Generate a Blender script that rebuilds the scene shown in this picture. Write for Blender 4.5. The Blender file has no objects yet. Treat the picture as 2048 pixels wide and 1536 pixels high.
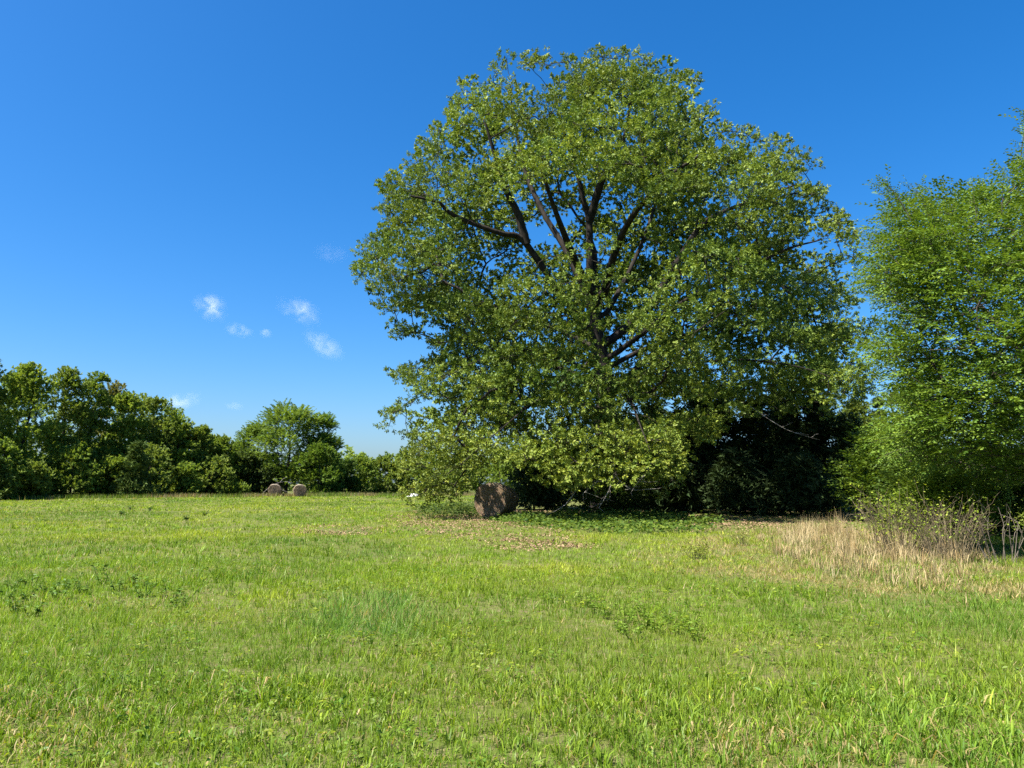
import bpy, math
import numpy as np
from mathutils import Vector

# ------------------------------------------------------------------ camera, light, exposure
SC = bpy.context.scene
COL = SC.collection
EYE = np.array([0.0, 0.0, 1.6])
FPX = 1539.0                      # focal length in pixels of a 2048 wide frame
PITCH = math.atan(200 / FPX)      # horizon lies 200 px under the centre
cam = bpy.data.objects.new('camera', bpy.data.cameras.new('camera'))
COL.objects.link(cam)
cam.location = EYE
cam.rotation_euler = (math.pi / 2 + PITCH, 0, 0)
cam.data.sensor_width = 36.0
cam.data.lens = FPX / 2048 * 36.0
cam.data.clip_start = 0.1
cam.data.clip_end = 9000
SC.camera = cam

TO_SUN = np.array([-0.86, -0.51])
SUN_EL = math.radians(57)
TO_SUN = TO_SUN / np.linalg.norm(TO_SUN)
sun_vec = Vector((TO_SUN[0] * math.cos(SUN_EL), TO_SUN[1] * math.cos(SUN_EL), math.sin(SUN_EL)))
world = bpy.data.worlds.new('World')
SC.world = world
world.use_nodes = True
wn, wl = world.node_tree.nodes, world.node_tree.links
wn.clear()
sky = wn.new('ShaderNodeTexSky')
sky.sky_type = 'NISHITA'
sky.sun_disc = False
sky.sun_elevation = SUN_EL
sky.sun_rotation = math.atan2(sun_vec.x, sun_vec.y)
sky.altitude = 0
sky.air_density = 1.0
sky.dust_density = 1.5
sky.ozone_density = 10.0
hsv = wn.new('ShaderNodeHueSaturation')
hsv.inputs['Saturation'].default_value = 1.24
bg = wn.new('ShaderNodeBackground')
bg.inputs['Strength'].default_value = 0.069
wo = wn.new('ShaderNodeOutputWorld')
wl.new(sky.outputs[0], hsv.inputs['Color'])
wl.new(hsv.outputs[0], bg.inputs['Color'])
wl.new(bg.outputs[0], wo.inputs['Surface'])
sd = bpy.data.lights.new('sun', 'SUN')
sd.energy = 5.0
sd.angle = math.radians(0.53)
sd.color = (1.0, 0.94, 0.84)
sun = bpy.data.objects.new('sun', sd)
COL.objects.link(sun)
sun.location = (-40, -30, 60)
sun.rotation_euler = sun_vec.to_track_quat('Z', 'Y').to_euler()
vs = SC.view_settings
vs.view_transform = 'Standard'
vs.look = 'None'
vs.gamma = 1.0
vs.use_curve_mapping = False
vs.exposure = 1.65
SC.render.engine = 'CYCLES'
cy = SC.cycles
cy.max_bounces = 7
cy.diffuse_bounces = 2
cy.glossy_bounces = 2
cy.transmission_bounces = 4
cy.transparent_max_bounces = 8
cy.volume_bounces = 2
cy.use_denoising = False
cy.caustics_reflective = False
cy.caustics_refractive = False

# ------------------------------------------------------------------ helpers
rng = np.random.default_rng(20240417)
R_, UP_ = np.array([1.0, 0, 0]), np.array([0, -math.sin(PITCH), math.cos(PITCH)])
FW_ = np.array([0, math.cos(PITCH), math.sin(PITCH)])


def at(px, py, Y):
    """the world point that stands at depth Y under a place in the photograph"""
    d = (px - 1024) / FPX * R_ + (768 - py) / FPX * UP_ + FW_
    return EYE + d * (Y / d[1])


def gpt(px, py):
    """ground point (X, Y) seen at a place of the photograph"""
    d = (px - 1024) / FPX * R_ + (768 - py) / FPX * UP_ + FW_
    p = EYE + d * (EYE[2] / max(-d[2], 1e-4))
    return p[0], p[1]


def height(x, y):
    x, y = np.asarray(x, float), np.asarray(y, float)
    return (0.05 * np.sin(x * 0.21 + 1.3) * np.cos(y * 0.17 + 0.4) + 0.03 * np.sin(x * 0.53 + y * 0.31)
            + 0.012 * np.sin(x * 1.7 + 0.5) * np.sin(y * 1.3)) * np.clip(np.hypot(x, y) / 6, 0, 1)


def noise2(x, y, scale, seed):
    x, y = np.asarray(x, float) / scale, np.asarray(y, float) / scale
    xi, yi = np.floor(x).astype(np.int64), np.floor(y).astype(np.int64)
    fx, fy = x - xi, y - yi
    fx, fy = fx * fx * (3 - 2 * fx), fy * fy * (3 - 2 * fy)

    def hsh(a, b):
        n = (a * 374761393 + b * 668265263 + seed * 1442695041) & 0xFFFFFFFF
        n = ((n ^ (n >> 13)) * 1274126177) & 0xFFFFFFFF
        return ((n ^ (n >> 16)) & 0xFFFF) / 65535.0
    a, b, c, d = hsh(xi, yi), hsh(xi + 1, yi), hsh(xi, yi + 1), hsh(xi + 1, yi + 1)
    return (a * (1 - fx) + b * fx) * (1 - fy) + (c * (1 - fx) + d * fx) * fy


def fbm(x, y, scale, seed):
    return (noise2(x, y, scale, seed) + 0.5 * noise2(x, y, scale / 2.1, seed + 1) + 0.25 * noise2(x, y, scale / 4.3, seed + 2)) / 1.75


def unit(v):
    return v / np.maximum(np.linalg.norm(v, axis=-1, keepdims=True), 1e-9)


def tag(o, label=None, cat=None, group=None, kind=None):
    for k, v in (('label', label), ('category', cat), ('group', group), ('kind', kind)):
        if v:
            o[k] = v
    return o


def empty(name, loc, label, cat, group=None):
    o = bpy.data.objects.new(name, None)
    o.empty_display_size = 0.3
    o.location = [float(v) for v in loc]
    COL.objects.link(o)
    return tag(o, label, cat, group)


def mesh(name, V, T, mat, parent=None, col=None, smooth=False, kind=None, quads=False):
    """ONE mesh object from arrays; V in world space, moved to the parent's frame"""
    V = np.asarray(V, np.float32)
    T = np.asarray(T, np.int32)
    if parent is not None:
        V = V - np.array(parent.location, np.float32)
    me = bpy.data.meshes.new(name)
    n = T.shape[1]
    me.vertices.add(len(V))
    me.vertices.foreach_set('co', V.ravel())
    me.loops.add(T.size)
    me.loops.foreach_set('vertex_index', T.ravel())
    me.polygons.add(len(T))
    me.polygons.foreach_set('loop_start', np.arange(0, T.size, n, dtype=np.int32))
    me.polygons.foreach_set('loop_total', np.full(len(T), n, np.int32))
    if smooth:
        me.polygons.foreach_set('use_smooth', np.ones(len(T), bool))
    if col is not None:
        a = me.attributes.new('tone', 'FLOAT_COLOR', 'POINT')
        c = np.ones((len(V), 4), np.float32)
        c[:, :3] = col
        a.data.foreach_set('color', c.ravel())
    me.update(calc_edges=True)
    me.validate()
    me.materials.append(mat)
    o = bpy.data.objects.new(name, me)
    COL.objects.link(o)
    if parent is not None:
        o.parent = parent
    if kind:
        o['kind'] = kind
    return o


class Pile:
    """collects vertex, face and colour arrays into one mesh"""

    def __init__(self):
        self.v, self.t, self.c, self.n = [], [], [], 0

    def add(self, V, T, c=None):
        self.v.append(np.asarray(V, np.float32))
        self.t.append(np.asarray(T, np.int64) + self.n)
        if c is not None:
            c = np.asarray(c, np.float32)
            self.c.append(np.broadcast_to(c, (len(V), 3)))
        self.n += len(V)

    def build(self, name, mat, parent=None, **k):
        if not self.v:
            return None
        return mesh(name, np.concatenate(self.v), np.concatenate(self.t), mat, parent,
                    col=np.concatenate(self.c) if self.c else None, **k)


def tube(pile, P, r, sides=6, c=None, cap=True, wob=0.0):
    P = np.asarray(P, float)
    r = np.broadcast_to(np.asarray(r, float), (len(P),))
    t = unit(np.gradient(P, axis=0))
    ref = np.array([0.31, 0.17, 0.93]) if abs(t[0] @ np.array([0.31, 0.17, 0.93])) < 0.9 else np.array([0.9, 0.4, 0.1])
    a = unit(np.cross(t, ref))
    b = np.cross(t, a)
    ang = np.arange(sides) / sides * 2 * math.pi
    rr = r[:, None] * (1 + (rng.normal(0, wob, (len(P), sides)) if wob else 0))
    V = P[:, None, :] + rr[..., None] * (np.cos(ang)[None, :, None] * a[:, None, :] + np.sin(ang)[None, :, None] * b[:, None, :])
    V = V.reshape(-1, 3)
    n = len(P)
    i = (np.arange(n - 1)[:, None] * sides + np.arange(sides)[None, :]).ravel()
    j = (np.arange(n - 1)[:, None] * sides + (np.arange(sides)[None, :] + 1) % sides).ravel()
    T = np.concatenate([np.stack([i, j, j + sides], 1), np.stack([i, j + sides, i + sides], 1)])
    if cap:
        V = np.concatenate([V, P[-1:] + t[-1:] * r[-1]])
        k = np.arange(sides) + (n - 1) * sides
        T = np.concatenate([T, np.stack([k, np.roll(k, -1), np.full(sides, len(V) - 1)], 1)])
    pile.add(V, T, c)


def spline(P, n):
    """Catmull-Rom through the points"""
    P = np.asarray(P, float)
    Q = np.concatenate([2 * P[:1] - P[1:2], P, 2 * P[-1:] - P[-2:-1]])
    u = np.linspace(0, len(P) - 1 - 1e-6, n)
    k = u.astype(int)
    f = (u - k)[:, None]
    a, b, c, d = Q[k], Q[k + 1], Q[k + 2], Q[k + 3]
    return 0.5 * (2 * b + (c - a) * f + (2 * a - 5 * b + 4 * c - d) * f ** 2 + (3 * b - a - 3 * c + d) * f ** 3)


# ------------------------------------------------------------------ materials
def nodes_of(name):
    m = bpy.data.materials.new(name)
    m.use_nodes = True
    nt = m.node_tree
    nt.nodes.clear()
    out = nt.nodes.new('ShaderNodeOutputMaterial')
    return m, nt, out


def leaf_mat(name, trans=0.35, rough=0.5, spec=0.35, warm=(1.15, 1.1, 0.55)):
    m, nt, out = nodes_of(name)
    at_ = nt.nodes.new('ShaderNodeAttribute')
    at_.attribute_name = 'tone'
    pr = nt.nodes.new('ShaderNodeBsdfPrincipled')
    pr.inputs['Roughness'].default_value = rough
    pr.inputs['Specular IOR Level'].default_value = spec
    nt.links.new(at_.outputs['Color'], pr.inputs['Base Color'])
    tr = nt.nodes.new('ShaderNodeBsdfTranslucent')
    mu = nt.nodes.new('ShaderNodeMix')
    mu.data_type = 'RGBA'
    mu.blend_type = 'MULTIPLY'
    mu.inputs['Factor'].default_value = 1.0
    nt.links.new(at_.outputs['Color'], mu.inputs['A'])
    mu.inputs['B'].default_value = (*warm, 1)
    nt.links.new(mu.outputs['Result'], tr.inputs['Color'])
    mx = nt.nodes.new('ShaderNodeMixShader')
    mx.inputs[0].default_value = trans
    nt.links.new(pr.outputs[0], mx.inputs[1])
    nt.links.new(tr.outputs[0], mx.inputs[2])
    nt.links.new(mx.outputs[0], out.inputs['Surface'])
    return m


def bark_mat(name, a, b, scale=6.0, bump=0.6):
    m, nt, out = nodes_of(name)
    pr = nt.nodes.new('ShaderNodeBsdfPrincipled')
    pr.inputs['Roughness'].default_value = 0.9
    pr.inputs['Specular IOR Level'].default_value = 0.15
    tc = nt.nodes.new('ShaderNodeTexCoord')
    mp = nt.nodes.new('ShaderNodeMapping')
    mp.inputs['Scale'].default_value = (scale, scale, scale * 0.25)
    no = nt.nodes.new('ShaderNodeTexNoise')
    no.inputs['Scale'].default_value = 1.0
    no.inputs['Detail'].default_value = 6
    cr = nt.nodes.new('ShaderNodeValToRGB')
    cr.color_ramp.elements[0].position = 0.35
    cr.color_ramp.elements[1].position = 0.68
    cr.color_ramp.elements[0].color = (*a, 1)
    cr.color_ramp.elements[1].color = (*b, 1)
    bu = nt.nodes.new('ShaderNodeBump')
    bu.inputs['Strength'].default_value = bump
    bu.inputs['Distance'].default_value = 0.04
    L = nt.links.new
    L(tc.outputs['Object'], mp.inputs[0]); L(mp.outputs[0], no.inputs['Vector'])
    L(no.outputs['Fac'], cr.inputs[0]); L(cr.outputs[0], pr.inputs['Base Color'])
    L(no.outputs['Fac'], bu.inputs['Height']); L(bu.outputs[0], pr.inputs['Normal'])
    L(pr.outputs[0], out.inputs['Surface'])
    return m


def tone_mat(name, rough=0.85, spec=0.15):
    m, nt, out = nodes_of(name)
    at_ = nt.nodes.new('ShaderNodeAttribute')
    at_.attribute_name = 'tone'
    pr = nt.nodes.new('ShaderNodeBsdfPrincipled')
    pr.inputs['Roughness'].default_value = rough
    pr.inputs['Specular IOR Level'].default_value = spec
    no = nt.nodes.new('ShaderNodeTexNoise')
    no.inputs['Scale'].default_value = 30
    mu = nt.nodes.new('ShaderNodeMix')
    mu.data_type = 'RGBA'
    mu.blend_type = 'OVERLAY'
    mu.inputs['Factor'].default_value = 0.5
    nt.links.new(at_.outputs['Color'], mu.inputs['A'])
    nt.links.new(no.outputs['Color'], mu.inputs['B'])
    nt.links.new(mu.outputs['Result'], pr.inputs['Base Color'])
    nt.links.new(pr.outputs[0], out.inputs['Surface'])
    return m


M_OAKLEAF = leaf_mat('oak_leaf', 0.24, 0.5, 0.16)
M_ELMLEAF = leaf_mat('elm_leaf', 0.30, 0.5, 0.15)
M_WOODLEAF = leaf_mat('woodland_leaf', 0.42, 0.6, 0.12)
M_CEDARLEAF = leaf_mat('cedar_scale', 0.12, 0.7, 0.1)
M_GRASS = leaf_mat('grass_blade', 0.42, 0.45, 0.22, (1.1, 1.1, 0.4))
M_STRAW = leaf_mat('dry_stem', 0.2, 0.7, 0.2, (1.0, 0.95, 0.85))
M_LITTER = leaf_mat('dead_leaf', 0.1, 0.8, 0.15, (1.0, 0.9, 0.8))
M_OAKBARK = bark_mat('oak_bark', (0.012, 0.010, 0.008), (0.038, 0.032, 0.026))
M_ELMBARK = bark_mat('elm_bark', (0.035, 0.028, 0.022), (0.10, 0.085, 0.07), 8)
M_DEADWOOD = bark_mat('dead_wood', (0.14, 0.125, 0.11), (0.30, 0.28, 0.25), 9, 0.3)
M_BALE = tone_mat('weathered_hay', 0.95, 0.1)


def ground_mat():
    m, nt, out = nodes_of('meadow_soil')
    L = nt.links.new
    pr = nt.nodes.new('ShaderNodeBsdfPrincipled')
    pr.inputs['Roughness'].default_value = 0.95
    pr.inputs['Specular IOR Level'].default_value = 0.1
    tc = nt.nodes.new('ShaderNodeTexCoord')

    def noise(s, d):
        n = nt.nodes.new('ShaderNodeTexNoise')
        n.inputs['Scale'].default_value = s
        n.inputs['Detail'].default_value = d
        L(tc.outputs['Object'], n.inputs['Vector'])
        return n
    a, b, c = noise(0.12, 5), noise(9.0, 8), noise(60.0, 4)
    r1 = nt.nodes.new('ShaderNodeValToRGB')
    r1.color_ramp.elements[0].position, r1.color_ramp.elements[1].position = 0.35, 0.65
    r1.color_ramp.elements[0].color = (0.060, 0.088, 0.014, 1)
    r1.color_ramp.elements[1].color = (0.095, 0.105, 0.022, 1)
    r2 = nt.nodes.new('ShaderNodeValToRGB')
    r2.color_ramp.elements[0].position, r2.color_ramp.elements[1].position = 0.42, 0.62
    r2.color_ramp.elements[0].color = (0.055, 0.05, 0.022, 1)
    r2.color_ramp.elements[1].color = (0.20, 0.165, 0.085, 1)
    L(a.outputs['Fac'], r1.inputs[0]); L(c.outputs['Fac'], r2.inputs[0])
    mx = nt.nodes.new('ShaderNodeMix')
    mx.data_type = 'RGBA'
    r3 = nt.nodes.new('ShaderNodeValToRGB')
    r3.color_ramp.elements[0].position, r3.color_ramp.elements[1].position = 0.45, 0.70
    L(b.outputs['Fac'], r3.inputs[0]); L(r3.outputs[0], mx.inputs['Factor'])
    L(r1.outputs[0], mx.inputs['A']); L(r2.outputs[0], mx.inputs['B'])
    bu = nt.nodes.new('ShaderNodeBump')
    bu.inputs['Strength'].default_value = 0.8
    bu.inputs['Distance'].default_value = 0.05
    L(b.outputs['Fac'], bu.inputs['Height'])
    L(mx.outputs['Result'], pr.inputs['Base Color']); L(bu.outputs[0], pr.inputs['Normal'])
    L(pr.outputs[0], out.inputs['Surface'])
    return m


# ------------------------------------------------------------------ ground
far_ = np.geomspace(150, 6000, 14)
gx = np.concatenate([-far_[::-1], np.linspace(-120, 120, 161), far_])
gy = np.concatenate([-far_[::-1], np.linspace(-30, 140, 171), far_ + 10])
GX, GY = np.meshgrid(gx, gy, indexing='ij')
GZ = height(GX, GY) * (np.hypot(GX, GY) < 145)
nx_, ny_ = GX.shape
ii = (np.arange(nx_ - 1)[:, None] * ny_ + np.arange(ny_ - 1)[None, :]).ravel()
field = mesh('field', np.stack([GX, GY, GZ], -1).reshape(-1, 3), np.stack([ii, ii + ny_, ii + ny_ + 1, ii + 1], 1),
             ground_mat(), smooth=True)
tag(field, 'flat green hay meadow running to the tree line', None, None, 'structure')

# ------------------------------------------------------------------ leaf sprays
LEAF = np.array([[0, 0, 0], [0.48, 0.30, 0.09], [1, 0, -0.08], [0.48, -0.30, 0.09]])
LEAF_T = np.array([[0, 2, 1], [0, 3, 2]])
LEAF3 = np.array([[0.0, 0.36, 0.04], [0.05, -0.36, 0.02], [1.0, 0.0, -0.05]])
LEAF3_T = np.array([[0, 1, 2]])


def frame_rot(d, up, roll=None):
    d = unit(d)
    s = unit(np.cross(up, d))
    u = np.cross(d, s)
    if roll is not None:
        c, q = np.cos(roll)[:, None], np.sin(roll)[:, None]
        s, u = s * c + u * q, u * c - s * q
    return d, s, u


def leaves_at(P, D, U, size, width, roll, tri=False):
    """(n leaves) -> vertices (4n, 3), triangles"""
    d, s, u = frame_rot(D, U, roll)
    L = (LEAF3 if tri else LEAF)[None, :, :] * np.array([1, width, 1])[None, None, :]
    V = P[:, None, :] + size[:, None, None] * (L[..., 0:1] * d[:, None] + L[..., 1:2] * s[:, None] + L[..., 2:3] * u[:, None])
    n = len(P)
    T = ((LEAF3_T if tri else LEAF_T)[None] + V.shape[1] * np.arange(n)[:, None, None]).reshape(-1, 3)
    return V.reshape(-1, 3), T


def spray(n, kind, size, width, length, g, tri=False):
    """one twig's leaves in a local frame, twig along +x, sky side +z"""
    t = (np.arange(n) + 0.5) / n
    if kind == 'whorl':            # oak: leaves spiral and crowd at the twig's end
        t = 0.25 + 0.75 * t ** 0.7
        az = np.arange(n) * 2.4 + g.uniform(0, 6)
        P = np.stack([t * length, np.zeros(n), np.zeros(n)], 1)
        D = np.stack([np.full(n, 0.55), np.cos(az), np.sin(az) * 0.8 - 0.25], 1) + g.normal(0, 0.25, (n, 3))
    else:                          # elm: two flat ranks
        sd_ = np.where(np.arange(n) % 2, 1.0, -1.0)
        P = np.stack([t * length, np.zeros(n), -0.22 * length * t ** 2], 1)
        D = np.stack([np.full(n, 0.75), sd_, np.full(n, -0.30)], 1) + g.normal(0, 0.2, (n, 3))
    U = np.array([[0, 0, 1.0]]) + g.normal(0, 0.26, (n, 3))
    V, T = leaves_at(P, D, U, size * g.uniform(0.7, 1.2, n), width, g.normal(0, 0.32, n), tri)
    return V, T, 3 if tri else 4


def scatter_sprays(pile, P, D, sc, tone, variants, up=None):
    """copies of spray variants as real geometry; tone: one colour per spray"""
    n = len(P)
    U = np.tile([0, 0, 1.0], (n, 1)) if up is None else up
    d, s, u = frame_rot(D + rng.normal(0, 1e-3, (n, 3)), U, rng.normal(0, 0.34, n))
    which = rng.integers(0, len(variants), n)
    for k, (V, T, nv) in enumerate(variants):
        m = which == k
        c = m.sum()
        if not c:
            continue
        W = P[m][:, None] + sc[m][:, None, None] * (V[None, :, 0:1] * d[m][:, None] + V[None, :, 1:2] * s[m][:, None] + V[None, :, 2:3] * u[m][:, None])
        F = (T[None] + len(V) * np.arange(c)[:, None, None]).reshape(-1, 3)
        per_leaf = rng.normal(0, 1, (c, len(V) // nv, 1))
        per_leaf = np.repeat(per_leaf, nv, 1)
        C = tone[m][:, None, :] * np.exp(per_leaf * np.array([0.16, 0.11, 0.10]))
        pile.add(W.reshape(-1, 3), F, C.reshape(-1, 3))


G1 = np.random.default_rng(5)
OAK_SPRAYS = [spray(10, 'whorl', 0.142, 0.9, 0.34, G1) for _ in range(8)]
ELM_SPRAYS = [spray(11, 'rank', 0.104, 0.85, 0.62, G1) for _ in range(8)]
WOOD_SPRAYS = [spray(9, 'whorl', 0.27, 1.0, 0.60, G1, True) for _ in range(8)]
OAK_BACK = [spray(10, 'whorl', 0.185, 1.0, 0.36, G1, True) for _ in range(8)]
FEATHER_SPRAYS = [spray(12, 'rank', 0.24, 0.9, 0.9, G1, True) for _ in range(6)]
CEDAR_SPRAYS = [spray(10, 'whorl', 0.22, 0.5, 0.42, G1, True) for _ in range(6)]


# ------------------------------------------------------------------ branching
class Wood:
    """a skeleton: limbs first, then every clump is joined to the nearest older wood"""

    def __init__(self, root):
        self.p, self.par, self.chain = [np.asarray(root, float)], [-1], [0]
        self.path = [0.0]
        self.tip = []
        self.nch = 1

    def add(self, parent, pts, chain=None):
        if chain is None:
            chain = self.nch
            self.nch += 1
        k = parent
        for q in pts:
            self.p.append(np.asarray(q, float))
            self.par.append(k)
            self.chain.append(chain)
            self.path.append(self.path[k] + float(np.linalg.norm(self.p[k] - q)))
            k = len(self.p) - 1
        return k

    def near(self, q):
        P = np.asarray(self.p)
        return int(np.argmin(np.linalg.norm(P - q, axis=1)))

    def join(self, targets, step=0.9, sag=0.06, back=0.35, jit=0.05, lo=0):
        for q in targets:
            P = np.asarray(self.p)
            d = np.linalg.norm(P - q, axis=1)
            cost = d + back * 0.3 * np.asarray(self.path) + np.maximum(0, P[:, 2] - q[2]) * 0.35
            cost[:lo] += 1e3
            k = int(np.argmin(cost))
            a = P[k]
            n = max(2, int(d[k] / step) + 1)
            t = (np.arange(1, n + 1) / n)[:, None]
            pts = a + (q - a) * t
            pts[:, 2] += 4 * sag * d[k] * (t * (1 - t))[:, 0]
            pts += rng.normal(0, jit * d[k] / n + 0.015, pts.shape) * (1 - t ** 4)
            self.tip.append(self.add(k, pts))

    def radii(self, base, tip, power=2.4):
        n = len(self.p)
        w = np.zeros(n)
        has = np.zeros(n, bool)
        for i in range(1, n):
            has[self.par[i]] = True
        w[~has] = 1.0
        for i in range(n - 1, 0, -1):
            w[self.par[i]] += w[i]
        r = tip * w ** (1 / power)
        r *= 1 + (base / r[0] - 1) * (w / w[0]) ** 0.5
        return r, w

    def chains(self):
        """lists of node indices along each chain, with the node it grows from in front"""
        out = {}
        for i in range(len(self.p)):
            c = self.chain[i]
            if c not in out:
                out[c] = [self.par[i]] if self.par[i] >= 0 else []
            out[c].append(i)
        return out


def ellipsoid(n, c, r, g, shell=0.45):
    v = unit(g.normal(0, 1, (n, 3)))
    return np.asarray(c) + v * (g.uniform(0, 1, n) ** shell)[:, None] * np.asarray(r)


def fill_clumps(pile, centres, radii, counts, inner, tones, variants, sc=(0.8, 1.25), upb=0.35, outw=1.0, spread=0.5):
    """sprays through flattened clumps; inner: the point from which each clump looks outward"""
    for c, r, n, o, t in zip(centres, radii, counts, inner, tones):
        v = unit(rng.normal(0, 1, (n, 3)))
        q = (rng.uniform(0, 1, n) ** spread)[:, None]
        P = c + v * q * r
        D = v * np.array([1, 1, 0.6]) + outw * unit(c - o) + np.array([0, 0, upb]) + rng.normal(0, 0.3, (n, 3))
        tone = t * np.exp(rng.normal(0, 1, (n, 1)) * np.array([[0.14, 0.09, 0.09]]))
        scatter_sprays(pile, P, D, rng.uniform(*sc, n), tone, variants)


def twigs(pile, centres, radii, per, rad=0.008):
    for c, r in zip(centres, radii):
        for _ in range(per):
            e = c + unit(rng.normal(0, 1, 3)) * r * 0.9
            m = (c + e) / 2 + rng.normal(0, 0.06, 3)
            tube(pile, np.stack([c, m, e]), [rad, rad * 0.7, rad * 0.3], 3, cap=False)


# ------------------------------------------------------------------ the great oak
def in_poly(x, y, poly):
    inside = np.zeros(np.shape(x), bool)
    j = len(poly) - 1
    for i in range(len(poly)):
        xi, yi = poly[i]
        xj, yj = poly[j]
        hit = ((yi > y) != (yj > y)) & (x < (xj - xi) * (y - yi) / (yj - yi + 1e-12) + xi)
        inside ^= hit
        j = i
    return inside


def edge_dist(x, y, poly):
    P = np.asarray(poly, float)
    Q = np.roll(P, -1, 0)
    best = np.full(np.shape(x), 1e9)
    for a, b in zip(P, Q):
        ab = b - a
        t = np.clip(((x - a[0]) * ab[0] + (y - a[1]) * ab[1]) / (ab @ ab), 0, 1)
        best = np.minimum(best, np.hypot(x - a[0] - t * ab[0], y - a[1] - t * ab[1]))
    return best


OAK_OUT = [(1062, 96), (1120, 116), (1150, 124), (1200, 108), (1250, 103), (1290, 118), (1330, 126), (1352, 160), (1385, 136), (1390, 208),
           (1435, 214), (1458, 256), (1500, 266), (1560, 274), (1592, 306), (1626, 316), (1640, 380), (1655, 426), (1690, 444), (1712, 475),
           (1704, 520), (1650, 532), (1622, 548), (1662, 566), (1690, 606), (1742, 640), (1722, 684), (1692, 704), (1730, 756), (1732, 792),
           (1690, 812), (1600, 836), (1510, 812), (1470, 850), (1400, 890), (1345, 900), (1372, 915), (1345, 965), (1290, 985), (1200, 985), (1100, 975),
           (1040, 960), (1000, 950), (950, 985), (890, 1012), (820, 985), (800, 948), (842, 918), (830, 890), (788, 872), (776, 832),
           (800, 812), (852, 796), (808, 772), (793, 750), (850, 728), (872, 690), (850, 658), (800, 672), (788, 640), (752, 604),
           (738, 560), (722, 530), (732, 488), (768, 478), (770, 455), (800, 438), (772, 420), (764, 392), (774, 366), (828, 336),
           (834, 298), (868, 272), (902, 230), (908, 198), (930, 166), (970, 156), (1000, 122), (1040, 106)]
OAK_OUT = [(a, b + 9 * max(0.0, min(1.0, (420 - b) / 200))) for a, b in OAK_OUT]
OY = 42.0
ox, oy = gpt(1205, 0)[0] if False else at(1205, 968, OY)[0], OY
oak_base = np.array([ox, oy, float(height(ox, oy))])
oak = empty('oak_tree', oak_base, 'huge spreading oak with dense green crown standing alone at the meadow edge', 'tree')

limb_px = [  # (pixel x, pixel y, metres in front of (-) or behind (+) the trunk)
    [(1196, 690, 0.0), (1150, 620, -0.9), (1110, 571, -1.6), (1045, 480, -2.6), (998, 466, -3.2), (910, 432, -4.0), (876, 405, -4.4), (822, 392, -4.8)],
    [(1052, 488, -2.5), (1036, 429, -2.8), (1012, 380, -3.4), (990, 310, -4.2), (970, 245, -4.6)],
    [(1190, 640, 0.2), (1157, 554, 0.6), (1130, 497, 1.2), (1083, 419, 1.8), (1050, 340, 2.6), (1030, 250, 3.2), (1020, 190, 3.4)],
    [(1192, 660, 0.0), (1180, 581, -0.3), (1179, 452, -0.5), (1167, 402, -0.7), (1157, 358, -1.0), (1130, 270, -1.4), (1110, 190, -1.6)],
    [(1180, 440, -0.5), (1201, 368, -1.6), (1216, 338, -2.2), (1250, 270, -3.0), (1262, 200, -3.4)],
    [(1210, 690, 0.2), (1300, 610, 0.8), (1350, 530, 1.3), (1403, 452, 1.8), (1450, 422, 2.2), (1530, 392, 2.8), (1590, 370, 3.2)],
    [(1215, 720, -0.2), (1300, 655, -2.0), (1380, 595, -3.2), (1480, 545, -4.6), (1570, 500, -5.6), (1640, 480, -6.0)],
    [(1205, 640, 0.4), (1250, 560, 1.6), (1290, 470, 2.8), (1320, 380, 3.8), (1350, 280, 4.6), (1350, 220, 4.8)],
    [(1200, 700, 0.3), (1120, 660, 2.4), (1010, 620, 4.2), (900, 585, 5.4), (810, 560, 6.0)],
    [(1205, 740, 0.4), (1310, 690, 3.2), (1450, 650, 5.2), (1580, 640, 6.4), (1680, 650, 6.8)],
    [(1208, 760, -0.3), (1130, 720, -3.0), (1040, 700, -5.4), (960, 720, -7.6), (880, 760, -9.0)],
    [(1210, 780, -0.4), (1320, 740, -3.4), (1450, 720, -6.2), (1580, 730, -8.4), (1680, 760, -9.2)],
    [(1208, 830, -0.4), (1150, 800, -4.0), (1080, 800, -7.4), (1000, 860, -9.8), (920, 930, -10.6)],
    [(1210, 840, -0.4), (1240, 800, -4.2), (1260, 800, -7.8), (1280, 850, -10.6), (1300, 900, -11.4)],
    [(1206, 600, 0.2), (1225, 520, -2.4), (1260, 440, -4.8), (1330, 360, -6.6), (1400, 310, -7.6)],
    [(1200, 620, -0.2), (1150, 520, -3.4), (1110, 420, -6.0), (1080, 330, -7.4)],
    [(1212, 800, 0.4), (1270, 740, 4.4), (1330, 690, 7.6), (1400, 660, 9.6)],
    [(1200, 780, 0.4), (1130, 740, 4.2), (1060, 720, 7.2), (980, 730, 9.2)],
]
wood = Wood(oak_base + np.array([0, 0, -0.2]))
tp = [oak_base + np.array([0, 0, -0.2])] + [at(px, py, OY) for px, py in ((1208, 950), (1212, 830), (1206, 740), (1196, 690), (1190, 640), (1188, 560), (1184, 480))]
trunk_pts = spline(tp, 26)
wood.add(0, trunk_pts[1:], 0)
n_trunk = len(wood.p)
for L_ in limb_px:
    P = spline([at(px, py, OY + dy) for px, py, dy in L_], 5 * len(L_))
    k = wood.near(P[0])
    wood.add(k, P[1:])
n_limb_chains = wood.nch

# foliage clumps through the crown's whole depth
poly = OAK_OUT
X0, X1, Y0, Y1 = 720, 1745, 95, 1015
def depth_at(e, b, a, g_=0.55):
    q = min(e / 430.0, 1.0)
    D = 12.5 * math.sqrt(max(0.02, 1 - (1 - q) ** 2))
    dep = rng.choice([-1, 1], p=[0.55, 0.45]) * D * rng.uniform(0, 1) ** g_
    if b > 870:                          # the low skirt hangs only on the near side
        dep = -rng.uniform(5.5, 11.5) if a > 960 else -rng.uniform(2.0, 8.5)
    return dep


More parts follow.
